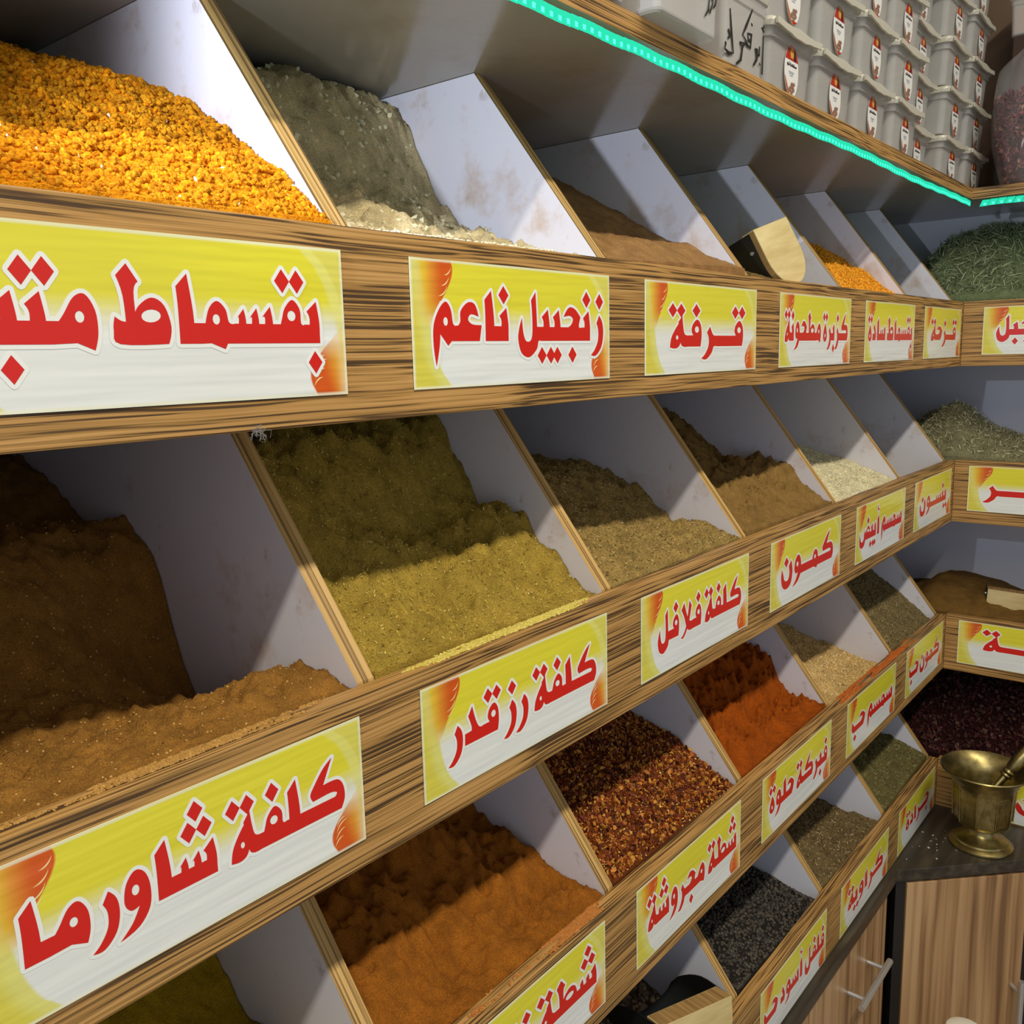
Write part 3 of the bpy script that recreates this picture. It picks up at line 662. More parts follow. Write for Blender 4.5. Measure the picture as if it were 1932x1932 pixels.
# lam-alif joined on the right
G('LA_f', 2.5, [[(2.56, 0, s), (2.56, 1, s), (1.9, 1.0), (1.35, 1.7), (.75, 3.3, s), (.2, 2.6, s), (.75, 1.7), (1.2, .5), (1.7, 0)], [(.1, -.5, s), (.65, -.15), (1.25, .9), (1.75, 3.3, s), (2.2, 2.7, s), (1.75, 1.1), (1.2, .0), (.6, -.6)]])
# toothed letters
for nm, dd in (('B', [(.0, DN)]), ('T', [(-.46, UP), (.46, UP)]), ('N', [(0, UP)]), ('Y', [(-.46, DN), (.46, DN)]), ('P0', [])):
    G(nm+'_n', 1.1, [tooth(.22), bar(.94, True, False)], dots=[(.55+a, c) for a, c in dd])
    G(nm+'_m', 1.15, [tooth(.2), bar(1.15)], dots=[(.55+a, c) for a, c in dd])
BF = [(2.06, 1, s), (2.06, 0, s), (.6, 0), (.08, .35), (-.1, 1.2), (.12, 1.95, s), (.5, 1.4), (.65, 1, s)]
G('B_f', 2.0, [BF], dots=[(1.0, DN)])
NI = [(0, 1.5, s), (-.15, .4), (.2, -.7), (1.0, -1.05), (1.8, -.6), (2.1, .5), (2.05, 1.4), (1.8, 2.15, s), (1.35, 1.55, s), (1.5, .7), (1.3, .05), (.95, -.1), (.5, .1), (.3, .75)]
G('N_i', 2.2, [NI], dots=[(.85, 2.1)])
for nm, dd in (('S', []), ('SH', [(.78, UP), (1.7, UP), (1.24, UP+1.1)])):
    t3 = [tooth(.12, 1.75, .5), tooth(.88, 1.8, .5)]
    G(nm+'_n', 2.4, t3+[tooth(1.62, 2.2, .68), bar(2.3, True, False)], dots=dd); G(nm+'_m', 2.4, t3+[tooth(1.66, 1.9, .55), bar(2.4)], dots=dd)
# meem
MN = [(-.06, 0, s), (1.0, .05, s), (1.75, -.28, s), (1.95, .5), (1.9, 1.5), (1.5, 2.2), (1.0, 2.05), (.55, 1.35), (.3, 1, s), (-.06, 1, s)]
G('M_n', 2.0, [MN], [ell(1.2, 1.2, .2, .26)])
MM = [(-.06, 0, s), (.5, .02, s), (1.25, -.28, s), (1.4, 0, s), (1.96, 0, s), (1.96, 1, s), (1.55, 1.05), (1.4, 1.7), (.95, 2.1), (.5, 1.75), (.25, 1, s), (-.06, 1, s)]
G('M_m', 1.9, [MM], [ell(.85, 1.2, .2, .26)])
MF = [(2.0, 0, s), (2.0, 1, s), (1.65, 1.1), (1.5, 2.0), (1.1, 2.5), (.55, 2.0), (.1, 1.0), (.05, -.3), (.22, -1.6, s), (.5, -.4), (.6, .45, s), (1.2, -.3, s), (1.5, 0, s)]
G('M_f', 1.95, [MF], [ell(1.05, 1.25, .18, .28)])
# qaf, fa
for nm, dd in (('Q', 2), ('F', 1)):
    dn = (lambda x: [(x-.46, 3.25), (x+.46, 3.25)]) if dd == 2 else (lambda x: [(x, 3.25)])
    G(nm+'_n', 1.7, [[(-.06, 0, s), (1.55, 0, s), (1.68, .9), (1.6, 1.9), (1.2, 2.45), (.7, 2.1), (.5, 1.5), (.7, 1.02, s), (-.06, 1, s)]], [ell(1.12, 1.55, .24, .3)], dn(1.05))
    G(nm+'_m', 1.85, [[(-.06, 0, s), (1.91, 0, s), (1.91, 1, s), (1.6, 1.05), (1.55, 1.8), (1.1, 2.3), (.6, 1.85), (.4, 1.3), (.3, 1, s), (-.06, 1, s)]], [ell(1.0, 1.45, .26, .28)], dn(.98))
# ra, zay, dal, waw
RI = [(.4, 1.35, s), (.72, 1.95, s), (1.1, 1.4), (1.2, .5), (.95, -.5), (.3, -1.15), (-.3, -1.1, s), (.15, -.7), (.55, .0), (.6, .8)]
RF = [(1.7, 1, s), (1.7, 0, s), (1.25, -.02), (1.0, -.6), (.35, -1.2), (-.25, -1.1, s), (.2, -.7), (.6, .05), (.62, .8), (.4, 1.3, s), (.78, 1.85, s), (1.08, 1.2), (1.3, 1.0, s)]
for nm, dd in (('R', []), ('Z', [(.75, 3.0)])):
    G(nm+'_i', 1.15, [RI], dots=dd); G(nm+'_f', 1.62, [RF], dots=dd)
G('D_i', 1.5, [[(.02, 0, s), (1.2, 0, s), (1.42, .7), (1.2, 1.6), (.75, 2.5, s), (.4, 1.85, s), (.72, 1.3), (.75, 1.0, s), (.1, 1, s)]])
G('D_f', 1.9, [[(.02, 0, s), (1.96, 0, s), (1.96, 1, s), (1.5, 1.05), (1.15, 1.8), (.85, 3.0, s), (.42, 2.3, s), (.72, 1.4), (.7, 1.0, s), (.05, .95, s)]])
WI = [(.75, 2.4), (1.25, 2.1), (1.5, 1.2), (1.4, .0), (.75, -.85), (-.3, -1.2, s), (.4, -.5), (.85, .32, s), (.4, .25), (.1, .8), (.25, 1.8)]
G('W_i', 1.55, [WI], [ell(.72, 1.3, .2, .3)]); G('W_f', 1.9, [WI, [(1.2, 0, s), (1.96, 0, s), (1.96, 1, s), (1.2, 1, s)]], [ell(.72, 1.3, .2, .3)])
# ta marbuta
TF = [[(1.95, 0, s), (1.95, 1, s), (1.6, 1.15), (1.45, 1.8), (1.35, 2.75, s), (.92, 2.2, s), (1.05, 1.1), (1.2, .25), (1.5, 0)], [(1.12, 2.25, s), (.6, 1.6), (.15, .8), (0, -.05, s), (.55, -.15), (1.0, .05), (1.2, .7)]]
G('TM_f', 1.9, TF, [ell(.78, .82, .13, .2)], [(.3, 3.2), (1.22, 3.2)])
G('TM_i', 1.5, [[(.75, 2.3, s), (.25, 1.4), (.05, .5), (.4, -.1), (1.05, -.1), (1.42, .5), (1.2, 1.5)]], [ell(.73, .65, .18, .28)], [(.3, 3.1), (1.22, 3.1)])
# kaf
KN = [(-.06, 0, s), (2.9, 0, s), (3.2, .7), (3.1, 1.6), (2.65, 2.12), (1.6, 2.15, s), (2.35, 3.75, s), (1.65, 3.25), (.95, 2.4), (.62, 1.85), (.8, 1.36, s), (2.1, 1.42), (2.6, 1.25), (2.45, 1.0, s), (-.06, 1, s)]
G('K_n', 3.25, [KN])
# ha, jeem
for nm, dd in (('H', []), ('J', [(1.05, DN)])):
    HN = [(-.06, 0, s), (1.5, 0, s), (1.9, .7), (2.12, 1.65, s), (1.45, 2.35), (.7, 2.45), (.12, 1.75, s), (.8, 1.85), (1.2, 1.62), (1.0, 1.2), (.6, 1, s), (-.06, 1, s)]
    HM = [(-.06, 0, s), (2.2, 0, s), (2.2, 1, s), (1.8, 1.05), (2.0, 1.75, s), (1.4, 2.35), (.7, 2.45), (.12, 1.75, s), (.8, 1.85), (1.15, 1.6), (.95, 1.2), (.6, 1, s), (-.06, 1, s)]
    G(nm+'_n', 2.15, [HN], dots=dd); G(nm+'_m', 2.15, [HM], dots=dd)
G('E_n', 2.1, [[(-.06, 0, s), (1.9, 0, s), (2.1, 1.05, s), (1.3, 1.1), (.95, 1.4), (1.2, 1.75), (1.85, 1.6, s), (1.55, 2.4), (.95, 2.5), (.35, 1.95), (.3, 1.3), (.1, 1, s), (-.06, 1, s)]])
# tah
TL = [(-.06, 0, s), (2.45, 0, s), (2.62, .8), (2.4, 1.8), (1.8, 2.15), (1.15, 1.75), (.85, 1.2), (.7, 1, s), (-.06, 1, s)]
TS = [(.5, .8, s), (1.0, .8, s), (.98, 2.4), (1.22, 2.85, s), (.72, 3.65, s), (.2, 3.1, s), (.45, 2.2)]
G('TA_n', 2.65, [TL, TS], [ell(1.72, 1.3, .48, .3, 14, .12)])
G('TA_m', 2.8, [TL, TS, [(2, 0, s), (2.86, 0, s), (2.86, 1, s), (2, 1, s)]], [ell(1.72, 1.3, .48, .3, 14, .12)])
G('TA_i', 2.75, [[(.15, 0), (2.5, 0, s), (2.68, .8), (2.4, 1.8), (1.8, 2.15), (1.15, 1.75), (.85, 1.2), (.7, 1.0, s), (.3, 1.05), (.0, 1.25, s), (-.1, .6)], TS], [ell(1.72, 1.3, .48, .3, 14, .12)])
G('DD_f', 4.1, [[(1.7, 0, s), (4.16, 0, s), (4.16, 1, s), (3.8, 1.1), (3.75, 1.7), (3.2, 2.15), (2.6, 1.6), (2.35, 1.1, s), (1.7, 1, s)], [(2.2, 1.7, s), (2.25, .4), (1.9, -.7), (1.1, -1.1), (.3, -.8), (0, .2), (.15, 1.4, s), (.4, .5), (.8, -.1), (1.3, 0), (1.7, .5), (1.7, 1.1, s)]], [ell(3.2, 1.35, .34, .26)], [(3.1, 3.0)])
for k_, w_ in (('-', 1.0), ('~', 1.8)): G(k_, w_, [bar(w_)])
G(' ', .75, [])
LET = {'ا': 'A', 'أ': 'AH', 'ل': 'L', 'ب': 'B', 'ت': 'T', 'ن': 'N', 'ي': 'Y', 'س': 'S', 'ش': 'SH', 'م': 'M', 'ق': 'Q', 'ف': 'F', 'ر': 'R', 'ز': 'Z', 'د': 'D', 'و': 'W', 'ة': 'TM', 'ك': 'K', 'ح': 'H', 'ج': 'J', 'ع': 'E', 'ط': 'TA', 'ض': 'DD'}
RIGHT = set('اأرزدوة')
DIA = [(0, -.62), (.46, 0), (0, .62), (-.46, 0)]
def shape_text(txt):
    """-> polygons, counters, total width; laid out right to left, baseline 0, bar height 1"""
    seq = []; i = 0
    while i < len(txt):
        if txt[i:i+2] == 'لا' and i > 0 and txt[i-1] in 'فـ': seq.append('لا'); i += 2
        else: seq.append(txt[i]); i += 1
    joins = lambda c: c not in RIGHT and c not in (' ', 'لا')
    polys, cnt = [], []; x = 0.0
    for i, c in enumerate(seq):
        pv = seq[i-1] if i else ' '; nx = seq[i+1] if i+1 < len(seq) else ' '
        pj = pv != ' ' and joins(pv) and c != ' '; nj = joins(c) and nx != ' '
        if c == ' ': key = ' '
        elif c == 'ـ': key = '~'
        elif c == 'لا': key = 'LA_f'
        else:
            L_ = LET[c]; key = L_+('_m' if pj and nj else '_n' if nj else '_f' if pj else '_i')
            if key not in GL: key = next(k for k in (L_+'_m', L_+'_n', L_+'_f', L_+'_i') if k in GL)
        w_, ps, hs, ds = GL[key]; x -= w_
        polys += [[(p+x, q) for p, q in P] for P in ps]; cnt += [[(p+x, q) for p, q in P] for P in hs]
        polys += [[(p+x+dx, q+dy) for p, q in DIA] for dx, dy in ds]
        if not nj and c != ' ' and nx != ' ': x -= .22
    return polys, cnt, -x

from mathutils.geometry import delaunay_2d_cdt
def union(b, polys, fn, mi=0, cut=()):
    vs, fs = [], []
    for P in polys:
        o = len(vs); vs += [Vector((p[0]*100, p[1]*100)) for p in P]; a = sum(P[i-1][0]*P[i][1]-P[i][0]*P[i-1][1] for i in range(len(P)))
        ids = list(range(o, o+len(P))); fs.append(ids if a > 0 else ids[::-1])
    nk = len(fs)
    for P in cut:
        o = len(vs); vs += [Vector((p[0]*100, p[1]*100)) for p in P]; fs.append(list(range(o, o+len(P))))
    ov, oe, of, _, _, orig = delaunay_2d_cdt(vs, [], fs, 1, 1e-6)
    o = len(b.v); b.v += [fn(v.x/100, v.y/100) for v in ov]
    for f, og in zip(of, orig):
        if any(i >= nk for i in og): continue
        b.f.append([o+i for i in f]); b.mi.append(mi)
def capsules(polys, r):
    out = []
    for P in polys:
        n = len(P)
        for i in range(n):
            a, c = P[i], P[(i+1) % n]; dx, dy = c[0]-a[0], c[1]-a[1]; L_ = math.hypot(dx, dy)
            if L_ < 1e-7: continue
            dx, dy = dx/L_*r, dy/L_*r; k = .7071
            out.append([(a[0]-dy, a[1]+dx), (a[0]-k*dx-k*dy, a[1]-k*dy+k*dx), (a[0]-dx, a[1]-dy), (a[0]-k*dx+k*dy, a[1]-k*dy-k*dx), (a[0]+dy, a[1]-dx),
                        (c[0]+dy, c[1]-dx), (c[0]+k*dx+k*dy, c[1]+k*dy-k*dx), (c[0]+dx, c[1]+dy), (c[0]+k*dx-k*dy, c[1]+k*dy+k*dx), (c[0]-dy, c[1]+dx)])
    return out
def flat(b, poly, fn, mi=0):
    tr = tessellate_polygon([[Vector((p[0], p[1], 0)) for p in poly]]); o = len(b.v)
    b.v += [fn(*p) for p in poly]
    for t in tr: b.f.append([o+i for i in t]); b.mi.append(mi)
def halo(b, poly, r, fn):
    n = len(poly)
    for i in range(n):
        a, c = poly[i], poly[(i+1) % n]; dx, dy = c[0]-a[0], c[1]-a[1]; L_ = math.hypot(dx, dy)
        if L_ < 1e-9: continue
        nx, ny = -dy/L_*r, dx/L_*r
        b.add([fn(a[0]+nx, a[1]+ny), fn(c[0]+nx, c[1]+ny), fn(c[0]-nx, c[1]-ny), fn(a[0]-nx, a[1]-ny)], [[0, 1, 2, 3]])
        b.add([fn(a[0]+r*math.cos(k*math.pi/4), a[1]+r*math.sin(k*math.pi/4)) for k in range(8)], [list(range(8))])

SW, SH = 0.2605, 0.0945
def name_sign(txt, label, loc, rot=(0, 0, 0), ul=.1, ur=.9, base=.36, bh=.0104, flip=False, w_=SW, h_=SH):
    r = tag(empty('name_sign', loc, rot), label, 'sign', 'spice name signs')
    b = MB(); T_ = .0008
    N_ = 12                                                # paper ripples a little along its length
    rnd = random.Random(len(txt)*7+ord(txt[0]))
    amp = [rnd.uniform(0, .0006) for _ in range(N_+1)]
    for i in range(N_):
        x0, x1 = w_*i/N_, w_*(i+1)/N_
        b.add([(x0, -T_-.0, 0), (x1, -T_, 0), (x1, -T_, h_), (x0, -T_, h_), (x0, -.0002, 0), (x1, -.0002, 0), (x1, -.0002, h_), (x0, -.0002, h_)],
              [[0, 1, 2, 3], [7, 6, 5, 4], [0, 4, 5, 1], [3, 2, 6, 7]]+([[0, 3, 7, 4]] if i == 0 else [])+([[1, 5, 6, 2]] if i == N_-1 else []))
    o = b.build('panel', M['sign'], r)
    uvl = o.data.uv_layers.new(name='UVMap')
    for lp in o.data.loops:
        c = o.data.vertices[lp.vertex_index].co; uvl.data[lp.index].uv = (c.x/w_, c.z/h_)
    polys, cnt, W_ = shape_text(txt)
    k = (ur-ul)*w_/W_; x1 = ur*w_; z0 = base*h_
    tr = lambda P: [(x1+p*k, z0+q*bh) for p, q in P]
    polys = [tr(P) for P in polys]; cnt = [tr(P) for P in cnt]
    ly = lambda d: (lambda p, q: (p, -T_-d, q))
    bt = MB()
    union(bt, polys, ly(.00030), 0, cnt)
    bt.build('lettering', M['red'], r)
    bh_ = MB(); union(bh_, capsules(polys, .0024)+polys, ly(.00018))
    bh_.build('lettering_outline', M['white_print'], r)
    for end in (0, 1):                                     # cream curls on the two orange corners
        bo = MB()
        for j in range(5):
            (cx, cy, sg) = ((.166-.009*j, .95-.070*j, 1), (.892+.003*j, .06+.050*j, -1))[end]
            L_ = .0085+.0015*(j % 3)
            pts = []
            for t_ in range(9):
                f = t_/8
                pts.append((cx*w_-sg*L_*(f**1.6)*.9, cy*h_-sg*L_*math.sin(f*1.5)*.75, .0006*math.sin(math.pi*(f*.96+.02))))
            poly = [(p[0], p[1]-p[2]) for p in pts]+[(p[0], p[1]+p[2]) for p in reversed(pts[1:-1])]
            flat(bo, poly, ly(.0001))
        bo.build('ornament', M['cream'], r)
    return r
X0 = {1: -1.908, 2: -1.584, 3: -1.2585, 4: -0.927, 5: -0.600, 6: -0.277}
def srow(t, k, txt, lab, dz=0, **kw):
    zb = {0: -.1105, 1: -.4335, 2: -.7625, 3: -1.0965}[t]
    return name_sign(txt, lab, (X0[k]+kw.pop('dx', 0), -.0003, zb+dz), **kw)
srow(0, 1, 'بقسماط متبل', 'yellow and white sign with red seasoned-crumbs lettering, cut by the left edge', bh=.0117, ul=.045, ur=.925)
srow(0, 2, 'زنجبيل ناعم', 'yellow and white sign with red lettering under the pale ginger powder', bh=.0117, ul=.08, ur=.955, base=.37)
srow(0, 3, 'قـرفة', 'sign with one short wide red word under the brown cinnamon bin', bh=.0117, ul=.19, ur=.86, base=.30)
srow(0, 4, 'كزبرة مطحونة', 'sign with two red words directly below the wooden scoop', ul=.06, ur=.955)
srow(0, 5, 'بقسماط سادة', 'top-row sign with two red words below the orange crumbs of the fifth bin', ul=.05, ur=.955)
srow(0, 6, 'قـزحة', 'top-row sign with one short red word beside the inside corner', ul=.17, ur=.85)
srow(1, 1, 'كلفة شاورما', 'big yellow sign reading shawarma spice in red at the lower left', bh=.0108, ul=.085, ur=.935, base=.35, dx=-.006)
srow(1, 2, 'كلفة رز قدر', 'sign with three red words below the mustard-yellow rice seasoning', ul=.12, ur=.925, base=.34, dx=-.008)
srow(1, 3, 'كلفة فلافل', 'sign with two red words below the falafel spice bin', ul=.13, ur=.92, base=.36, dx=-.008)
srow(1, 4, 'كمـون', 'second-row sign with one red word between the falafel and white sesame signs', bh=.012, ul=.14, ur=.88, base=.36, dx=-.01)
srow(1, 5, 'سمسم أبيض', 'sign with two red words below the cream-white sesame', ul=.06, ur=.93, dx=-.005)
srow(1, 6, 'ينسـون', 'second-row sign with one red word beside the inside corner', ul=.14, ur=.86, dx=-.006)
srow(2, 2, 'شطة ناعمة', 'sign below the orange-brown chilli powder, cut by the bottom edge', ul=.06, ur=.94, dx=-.016)
srow(2, 3, 'شطة مجروشة', 'sign with two red words below the crushed chilli flakes', ul=.09, ur=.955, dx=-.018)
srow(2, 4, 'فبركة حلوة', 'sign with two red words below the vivid red-orange paprika', ul=.09, ur=.94, dx=-.02)
srow(2, 5, 'سمسم حب', 'third-row sign with two red words below the tan sesame', ul=.09, ur=.93, dx=-.012)
srow(2, 6, 'كمون حب', 'third-row sign with two red words beside the inside corner', ul=.08, ur=.9, dx=-.006)
srow(3, 4, 'فلفل أسود حب', 'bottom-row sign with three red words below the black peppercorns', ul=.05, ur=.965, dx=-.01)
srow(3, 5, 'كراوية', 'bottom-row sign with one red word above the cabinet drawer', ul=.14, ur=.88, dx=-.008)
srow(3, 6, 'جـرادة', 'bottom-row sign on the board right behind the counter corner', ul=.19, ur=.83, dx=-.004)
RZ = (0, 0, -math.pi/2)
name_sign('اكليل الجبل', 'top sign on the short rack below the green rosemary, at the right edge', (-.0003, -.039, -.1075), RZ, ul=.095, ur=.93, base=.40, bh=.0115)
name_sign('زعـتــر', 'second sign down on the short rack below the thyme', (-.0003, -.029, -.4295), RZ, ul=.125, ur=.92, base=.36, bh=.0118)
name_sign('حلبــة', 'third sign down on the short rack below the brown spice and scoop', (-.0003, -.027, -.7625), RZ, ul=.19, ur=.92, base=.40, bh=.0118)
name_sign('ريحان', 'lowest sign on the short rack, half hidden by the brass mortar', (-.0003, -.120, -1.0965), RZ, ul=.16, ur=.9, base=.36, bh=.0115)

# ------------------------------------------------------------------ clear tubs on the top shelf
def rrect(hx, hy, r, z, cx=0.0, cy=0.0, n=4):
    out = []
    for (sx, sy, a0) in ((1, 1, 0), (-1, 1, 90), (-1, -1, 180), (1, -1, 270)):
        for k in range(n+1):
            g = math.radians(a0+90*k/n); out.append((cx+sx*(hx-r)+r*math.cos(g), cy+sy*(hy-r)+r*math.sin(g), z))
    return out
def oval_sticker(parent, y, zc, rx=.0215, rz=.031):
    b = MB()
    E = [(rx*math.cos(2*math.pi*k/36), rz*math.sin(2*math.pi*k/36)) for k in range(36)]
    fn = lambda d: (lambda p, q: (p, y-d, zc+q))
    b.prism(E, lambda p, q, s_: (p, y-s_, zc+q), 0, .0004, 0)
    def clip(lo, hi, sc=1.0, w_=None):
        pts = []
        zs = [lo+(hi-lo)*k/10 for k in range(11)]
        for z in zs: pts.append((rx*sc*math.sqrt(max(0, 1-(z/rz/sc)**2)), z))
        return [(p, z) for p, z in pts]+[(-p, z) for p, z in reversed(pts)]
    flat(b, clip(.42*rz, .999*rz), fn(.0006), 1)                                     # red cap
    flat(b, [(-.004, .5*rz), (.004, .5*rz), (.006, .75*rz), (.0, .97*rz), (-.006, .75*rz)], fn(.0008), 2)   # gold
    flat(b, [(.006, .45*rz), (.0135, .45*rz), (.010, .75*rz), (.006, .8*rz)], fn(.0008), 3)
    flat(b, clip(-.999*rz, -.86*rz), fn(.0006), 1)
    flat(b, [(-rx*.99*math.sqrt(1-.2**2), -.2*rz)]+[(-rx*.99*math.sqrt(max(0, 1-q*q)), -q*rz) for q in (.3, .45, .6, .75, .9, .985)]+[(0, -.98*rz), (-rx*.3, -.8*rz), (-rx*.62, -.5*rz)], fn(.0007), 4)
    for (px, pz, r_) in ((.002, -.52, .0050), (-.004, -.68, .0042), (.006, -.66, .0038), (.001, -.80, .0036), (.008, -.45, .0030)):
        flat(b, ell(px, pz*rz, r_, r_*.8, 9), fn(.0008), 5)
    for z, a, c in ((-.08, -.008, .006), (-.02, -.009, .0075), (-.16, -.006, .004)):
        flat(b, [(a, z*rz-.0004), (c, z*rz-.0004), (c, z*rz+.0004), (a, z*rz+.0004)], fn(.0007), 6)
    P, C_, W_ = shape_text('سلحانو')
    kx = .030/W_
    for poly in P: flat(b, [(.015+p*kx, .0062+q*.0012) for p, q in poly], fn(.0008), 3)
    return b.build('sticker', STK, parent)
STK = [simple('sticker_paper', 'e4e3dc', 0.4), simple('sticker_red', 'b0281f', 0.35), simple('sticker_gold', 'cf9a3c', 0.35), M['ink'], simple('sticker_rust', 'b06a48', 0.4), simple('sticker_brown', '8d6a58', 0.4), simple('sticker_grey', '9aa0b0', 0.5)]
TUB_H, TUB_W, TUB_D = .0855, .146, .15
def make_tub():
    r = empty('plastic_tub')
    b = MB(); hx, hy = TUB_W/2, TUB_D/2
    b.loft([rrect(hx-.012, hy-.012, .010, 0, 0, hy), rrect(hx-.009, hy-.009, .012, .002, 0, hy), rrect(hx-.005, hy-.005, .012, .062, 0, hy), rrect(hx-.0015, hy-.0015, .013, .0635, 0, hy), rrect(hx-.001, hy-.001, .013, .077, 0, hy),
            rrect(hx-.0025, hy-.0025, .012, .077, 0, hy), rrect(hx-.0065, hy-.0065, .011, .062, 0, hy), rrect(hx-.0105, hy-.0105, .010, .004, 0, hy)], 0, True, True)
    b.build('body', M['tub'], r, 0, True)
    b = MB(); b.loft([rrect(hx+.003, hy+.003, .014, .0735, 0, hy), rrect(hx+.0045, hy+.0045, .014, .079, 0, hy), rrect(hx+.003, hy+.003, .014, .0835, 0, hy), rrect(hx-.006, hy-.006, .012, .0853, 0, hy), rrect(hx-.009, hy-.009, .012, .0822, 0, hy)], 0, False, True)
    # wavy lifting flap along the front
    n = 24; top = [(-hx*.96+hx*1.92*k/n, .0808+.0012*math.cos(k/n*2*math.pi*2)) for k in range(n+1)]
    bot = [(p, q-.0075-.0045*(math.exp(-((p/(hx*.33))**4)))) for p, q in top]
    b.prism(top+bot[::-1], lambda p, q, s_: (p, -.0045-s_, q), 0, .0028)
    b.build('lid', M['lid'], r, 0, True)
    return r
tub0 = make_tub(); oval_sticker(tub0, .0047, .036)
cols = [(-0.885, .004, 3), (-0.728, .004, 4), (-0.571, .004, 4), (-0.412, .004, 5), (-0.228, .034, 6), (-0.068, .014, 6), (0.092, .012, 6)]
ORD = ['lowest', 'second from the shelf', 'third from the shelf', 'fourth from the shelf', 'fifth from the shelf', 'sixth from the shelf']
CN = ['first labelled stack from the left', 'second labelled stack from the left', 'third labelled stack from the left', 'fourth labelled stack from the left', 'fifth labelled stack, set back', 'sixth labelled stack, near the corner', 'corner stack beside the petal bag']
first = True; rt = random.Random(3)
for ci, (cx, cy, nrow) in enumerate(cols):
    for j in range(nrow):
        o = tub0 if first else copy_tree(tub0); first = False
        o.location = (cx+rt.uniform(-.002, .002), cy+rt.uniform(-.001, .002), STOP+.0004+j*.0866); o.rotation_euler = (0, 0, rt.uniform(-.02, .02))
        tag(o, 'cloudy tub, '+ORD[j]+', in the '+CN[ci], 'tub', 'clear tubs on the top shelf')
# second, deeper row seen past the last stack
for j in range(6):
    o = copy_tree(tub0); o.location = (0.195, .185, STOP+.0004+j*.0866)
    tag(o, 'cloudy tub '+ORD[j]+' of the dim stack behind the corner stack', 'tub', 'clear tubs on the top shelf')

# handwritten tubs, marker strokes traced as thick pen lines
def strokes(parent, y, paths, th):
    b = MB()
    for path in paths:
        pts = [(p, y, q) for p, q in path]
        b.tube(pts, [th*(.75+.5*(k % 2)) for k in range(len(pts))], 6)
    for i in range(len(b.v)):
        x, yy, z = b.v[i]; b.v[i] = (x, y+(yy-y)*.25, z)
    return b.build('handwriting', M['ink'], parent)
def big_tub(loc, w_, d_, h_, label, contents=None):
    r = tag(empty('plastic_tub', loc), label, 'tub', 'clear tubs on the top shelf'); hx, hy = w_/2, d_/2
    b = MB(); hb_ = h_-.012
    b.loft([rrect(hx-.006, hy-.006, .006, 0, 0, hy), rrect(hx-.004, hy-.004, .008, .002, 0, hy), rrect(hx-.002, hy-.002, .008, hb_*.8, 0, hy), rrect(hx, hy, .009, hb_*.81, 0, hy), rrect(hx, hy, .009, hb_, 0, hy), rrect(hx-.0015, hy-.0015, .008, hb_, 0, hy), rrect(hx-.004, hy-.004, .007, .004, 0, hy)], 0, True, True)
    b.build('body', M['tub'], r, 0, True)
    b = MB(); b.loft([rrect(hx+.002, hy+.002, .010, hb_-.004, 0, hy), rrect(hx+.004, hy+.004, .011, hb_+.002, 0, hy), rrect(hx+.003, hy+.003, .010, h_, 0, hy), rrect(hx-.008, hy-.008, .008, h_-.003, 0, hy)], 0, False, True)
    b.build('lid', M['lid'], r, 0, True)
    if contents:
        b = MB(); b.loft([rrect(hx-.007, hy-.007, .006, .006, 0, hy), rrect(hx-.005, hy-.005, .006, hb_*.72, 0, hy)], 0)
        b.build('contents', contents, r, 0, True)
    return r
pinkm = simple('pink_resin', '9c5a55', 0.6); greym = simple('grey_powder_fill', 'a7a39c', 0.8)
ta = big_tub((-1.2185, -.030, STOP+.0004), .125, .16, .150, 'clear tub with black handwriting on its side, leftmost on the shelf', None)
def sc2(paths, x0, z0, kx, kz): return [[(x0+p*kx, z0+q*kz) for p, q in pt] for pt in paths]
BKHR = [[(.95, .95), (.9, .78), (.8, .72), (.78, .8)], [(.86, .72), (.78, .5), (.68, .42)], [(.72, .62), (.62, .55), (.58, .7), (.68, .74), (.66, .5), (.52, .3)], [(.50, .55), (.46, .35), (.3, .2)], [(.9, 1.05), (.91, 1.07)]]
JAWI = [[(.62, 1.0), (.5, 1.1), (.42, 1.0), (.55, .92), (.4, .84)], [(.36, 1.25), (.33, .9)], [(.28, 1.05), (.2, 1.1), (.18, .98), (.28, .98), (.2, .8), (.08, .74)], [(.48, .78), (.49, .8)]]
strokes(ta, .0022, sc2(BKHR, .016, .006, .044, .052)+sc2(JAWI, -.008, -.004, .046, .05), .0013)
tb = big_tub((-1.040, -.003, STOP+.0004), .108, .15, .098, 'clear tub with large black marker words beside the leftmost handwritten tub', None)
FK = [[(.02, 1.35), (.06, .95), (.12, .55), (.0, .5), (-.1, .55), (-.08, .68)], [(-.02, .95), (.03, .85), (-.02, .78)], [(.62, 1.6), (.45, 1.2), (.36, 1.0), (.46, .92), (.34, .72), (.3, .82), (.38, .86), (.32, .5), (.2, .38)], [(.6, .98), (.52, .95), (.5, 1.08), (.6, 1.1), (.58, .82), (.46, .86)], [(.6, 1.28), (.61, 1.3)]]
AB = [[(.98, 1.15), (.95, .35)], [(1.0, 1.35), (.93, 1.3), (1.0, 1.24)], [(.86, .9), (.84, .72), (.74, .68), (.72, .8), (.78, .82), (.76, .6), (.66, .45)], [(.86, .52), (.87, .54)]]
strokes(tb, .0020, sc2(FK, -.042, -.015, .094, .054)+sc2(AB, -.030, -.010, .078, .052), .0019)
tc = big_tub((-1.365, -.012, STOP+.0004), .130, .15, .13, 'clear tub filled with reddish-pink lumps at the left end of the shelf row', pinkm)
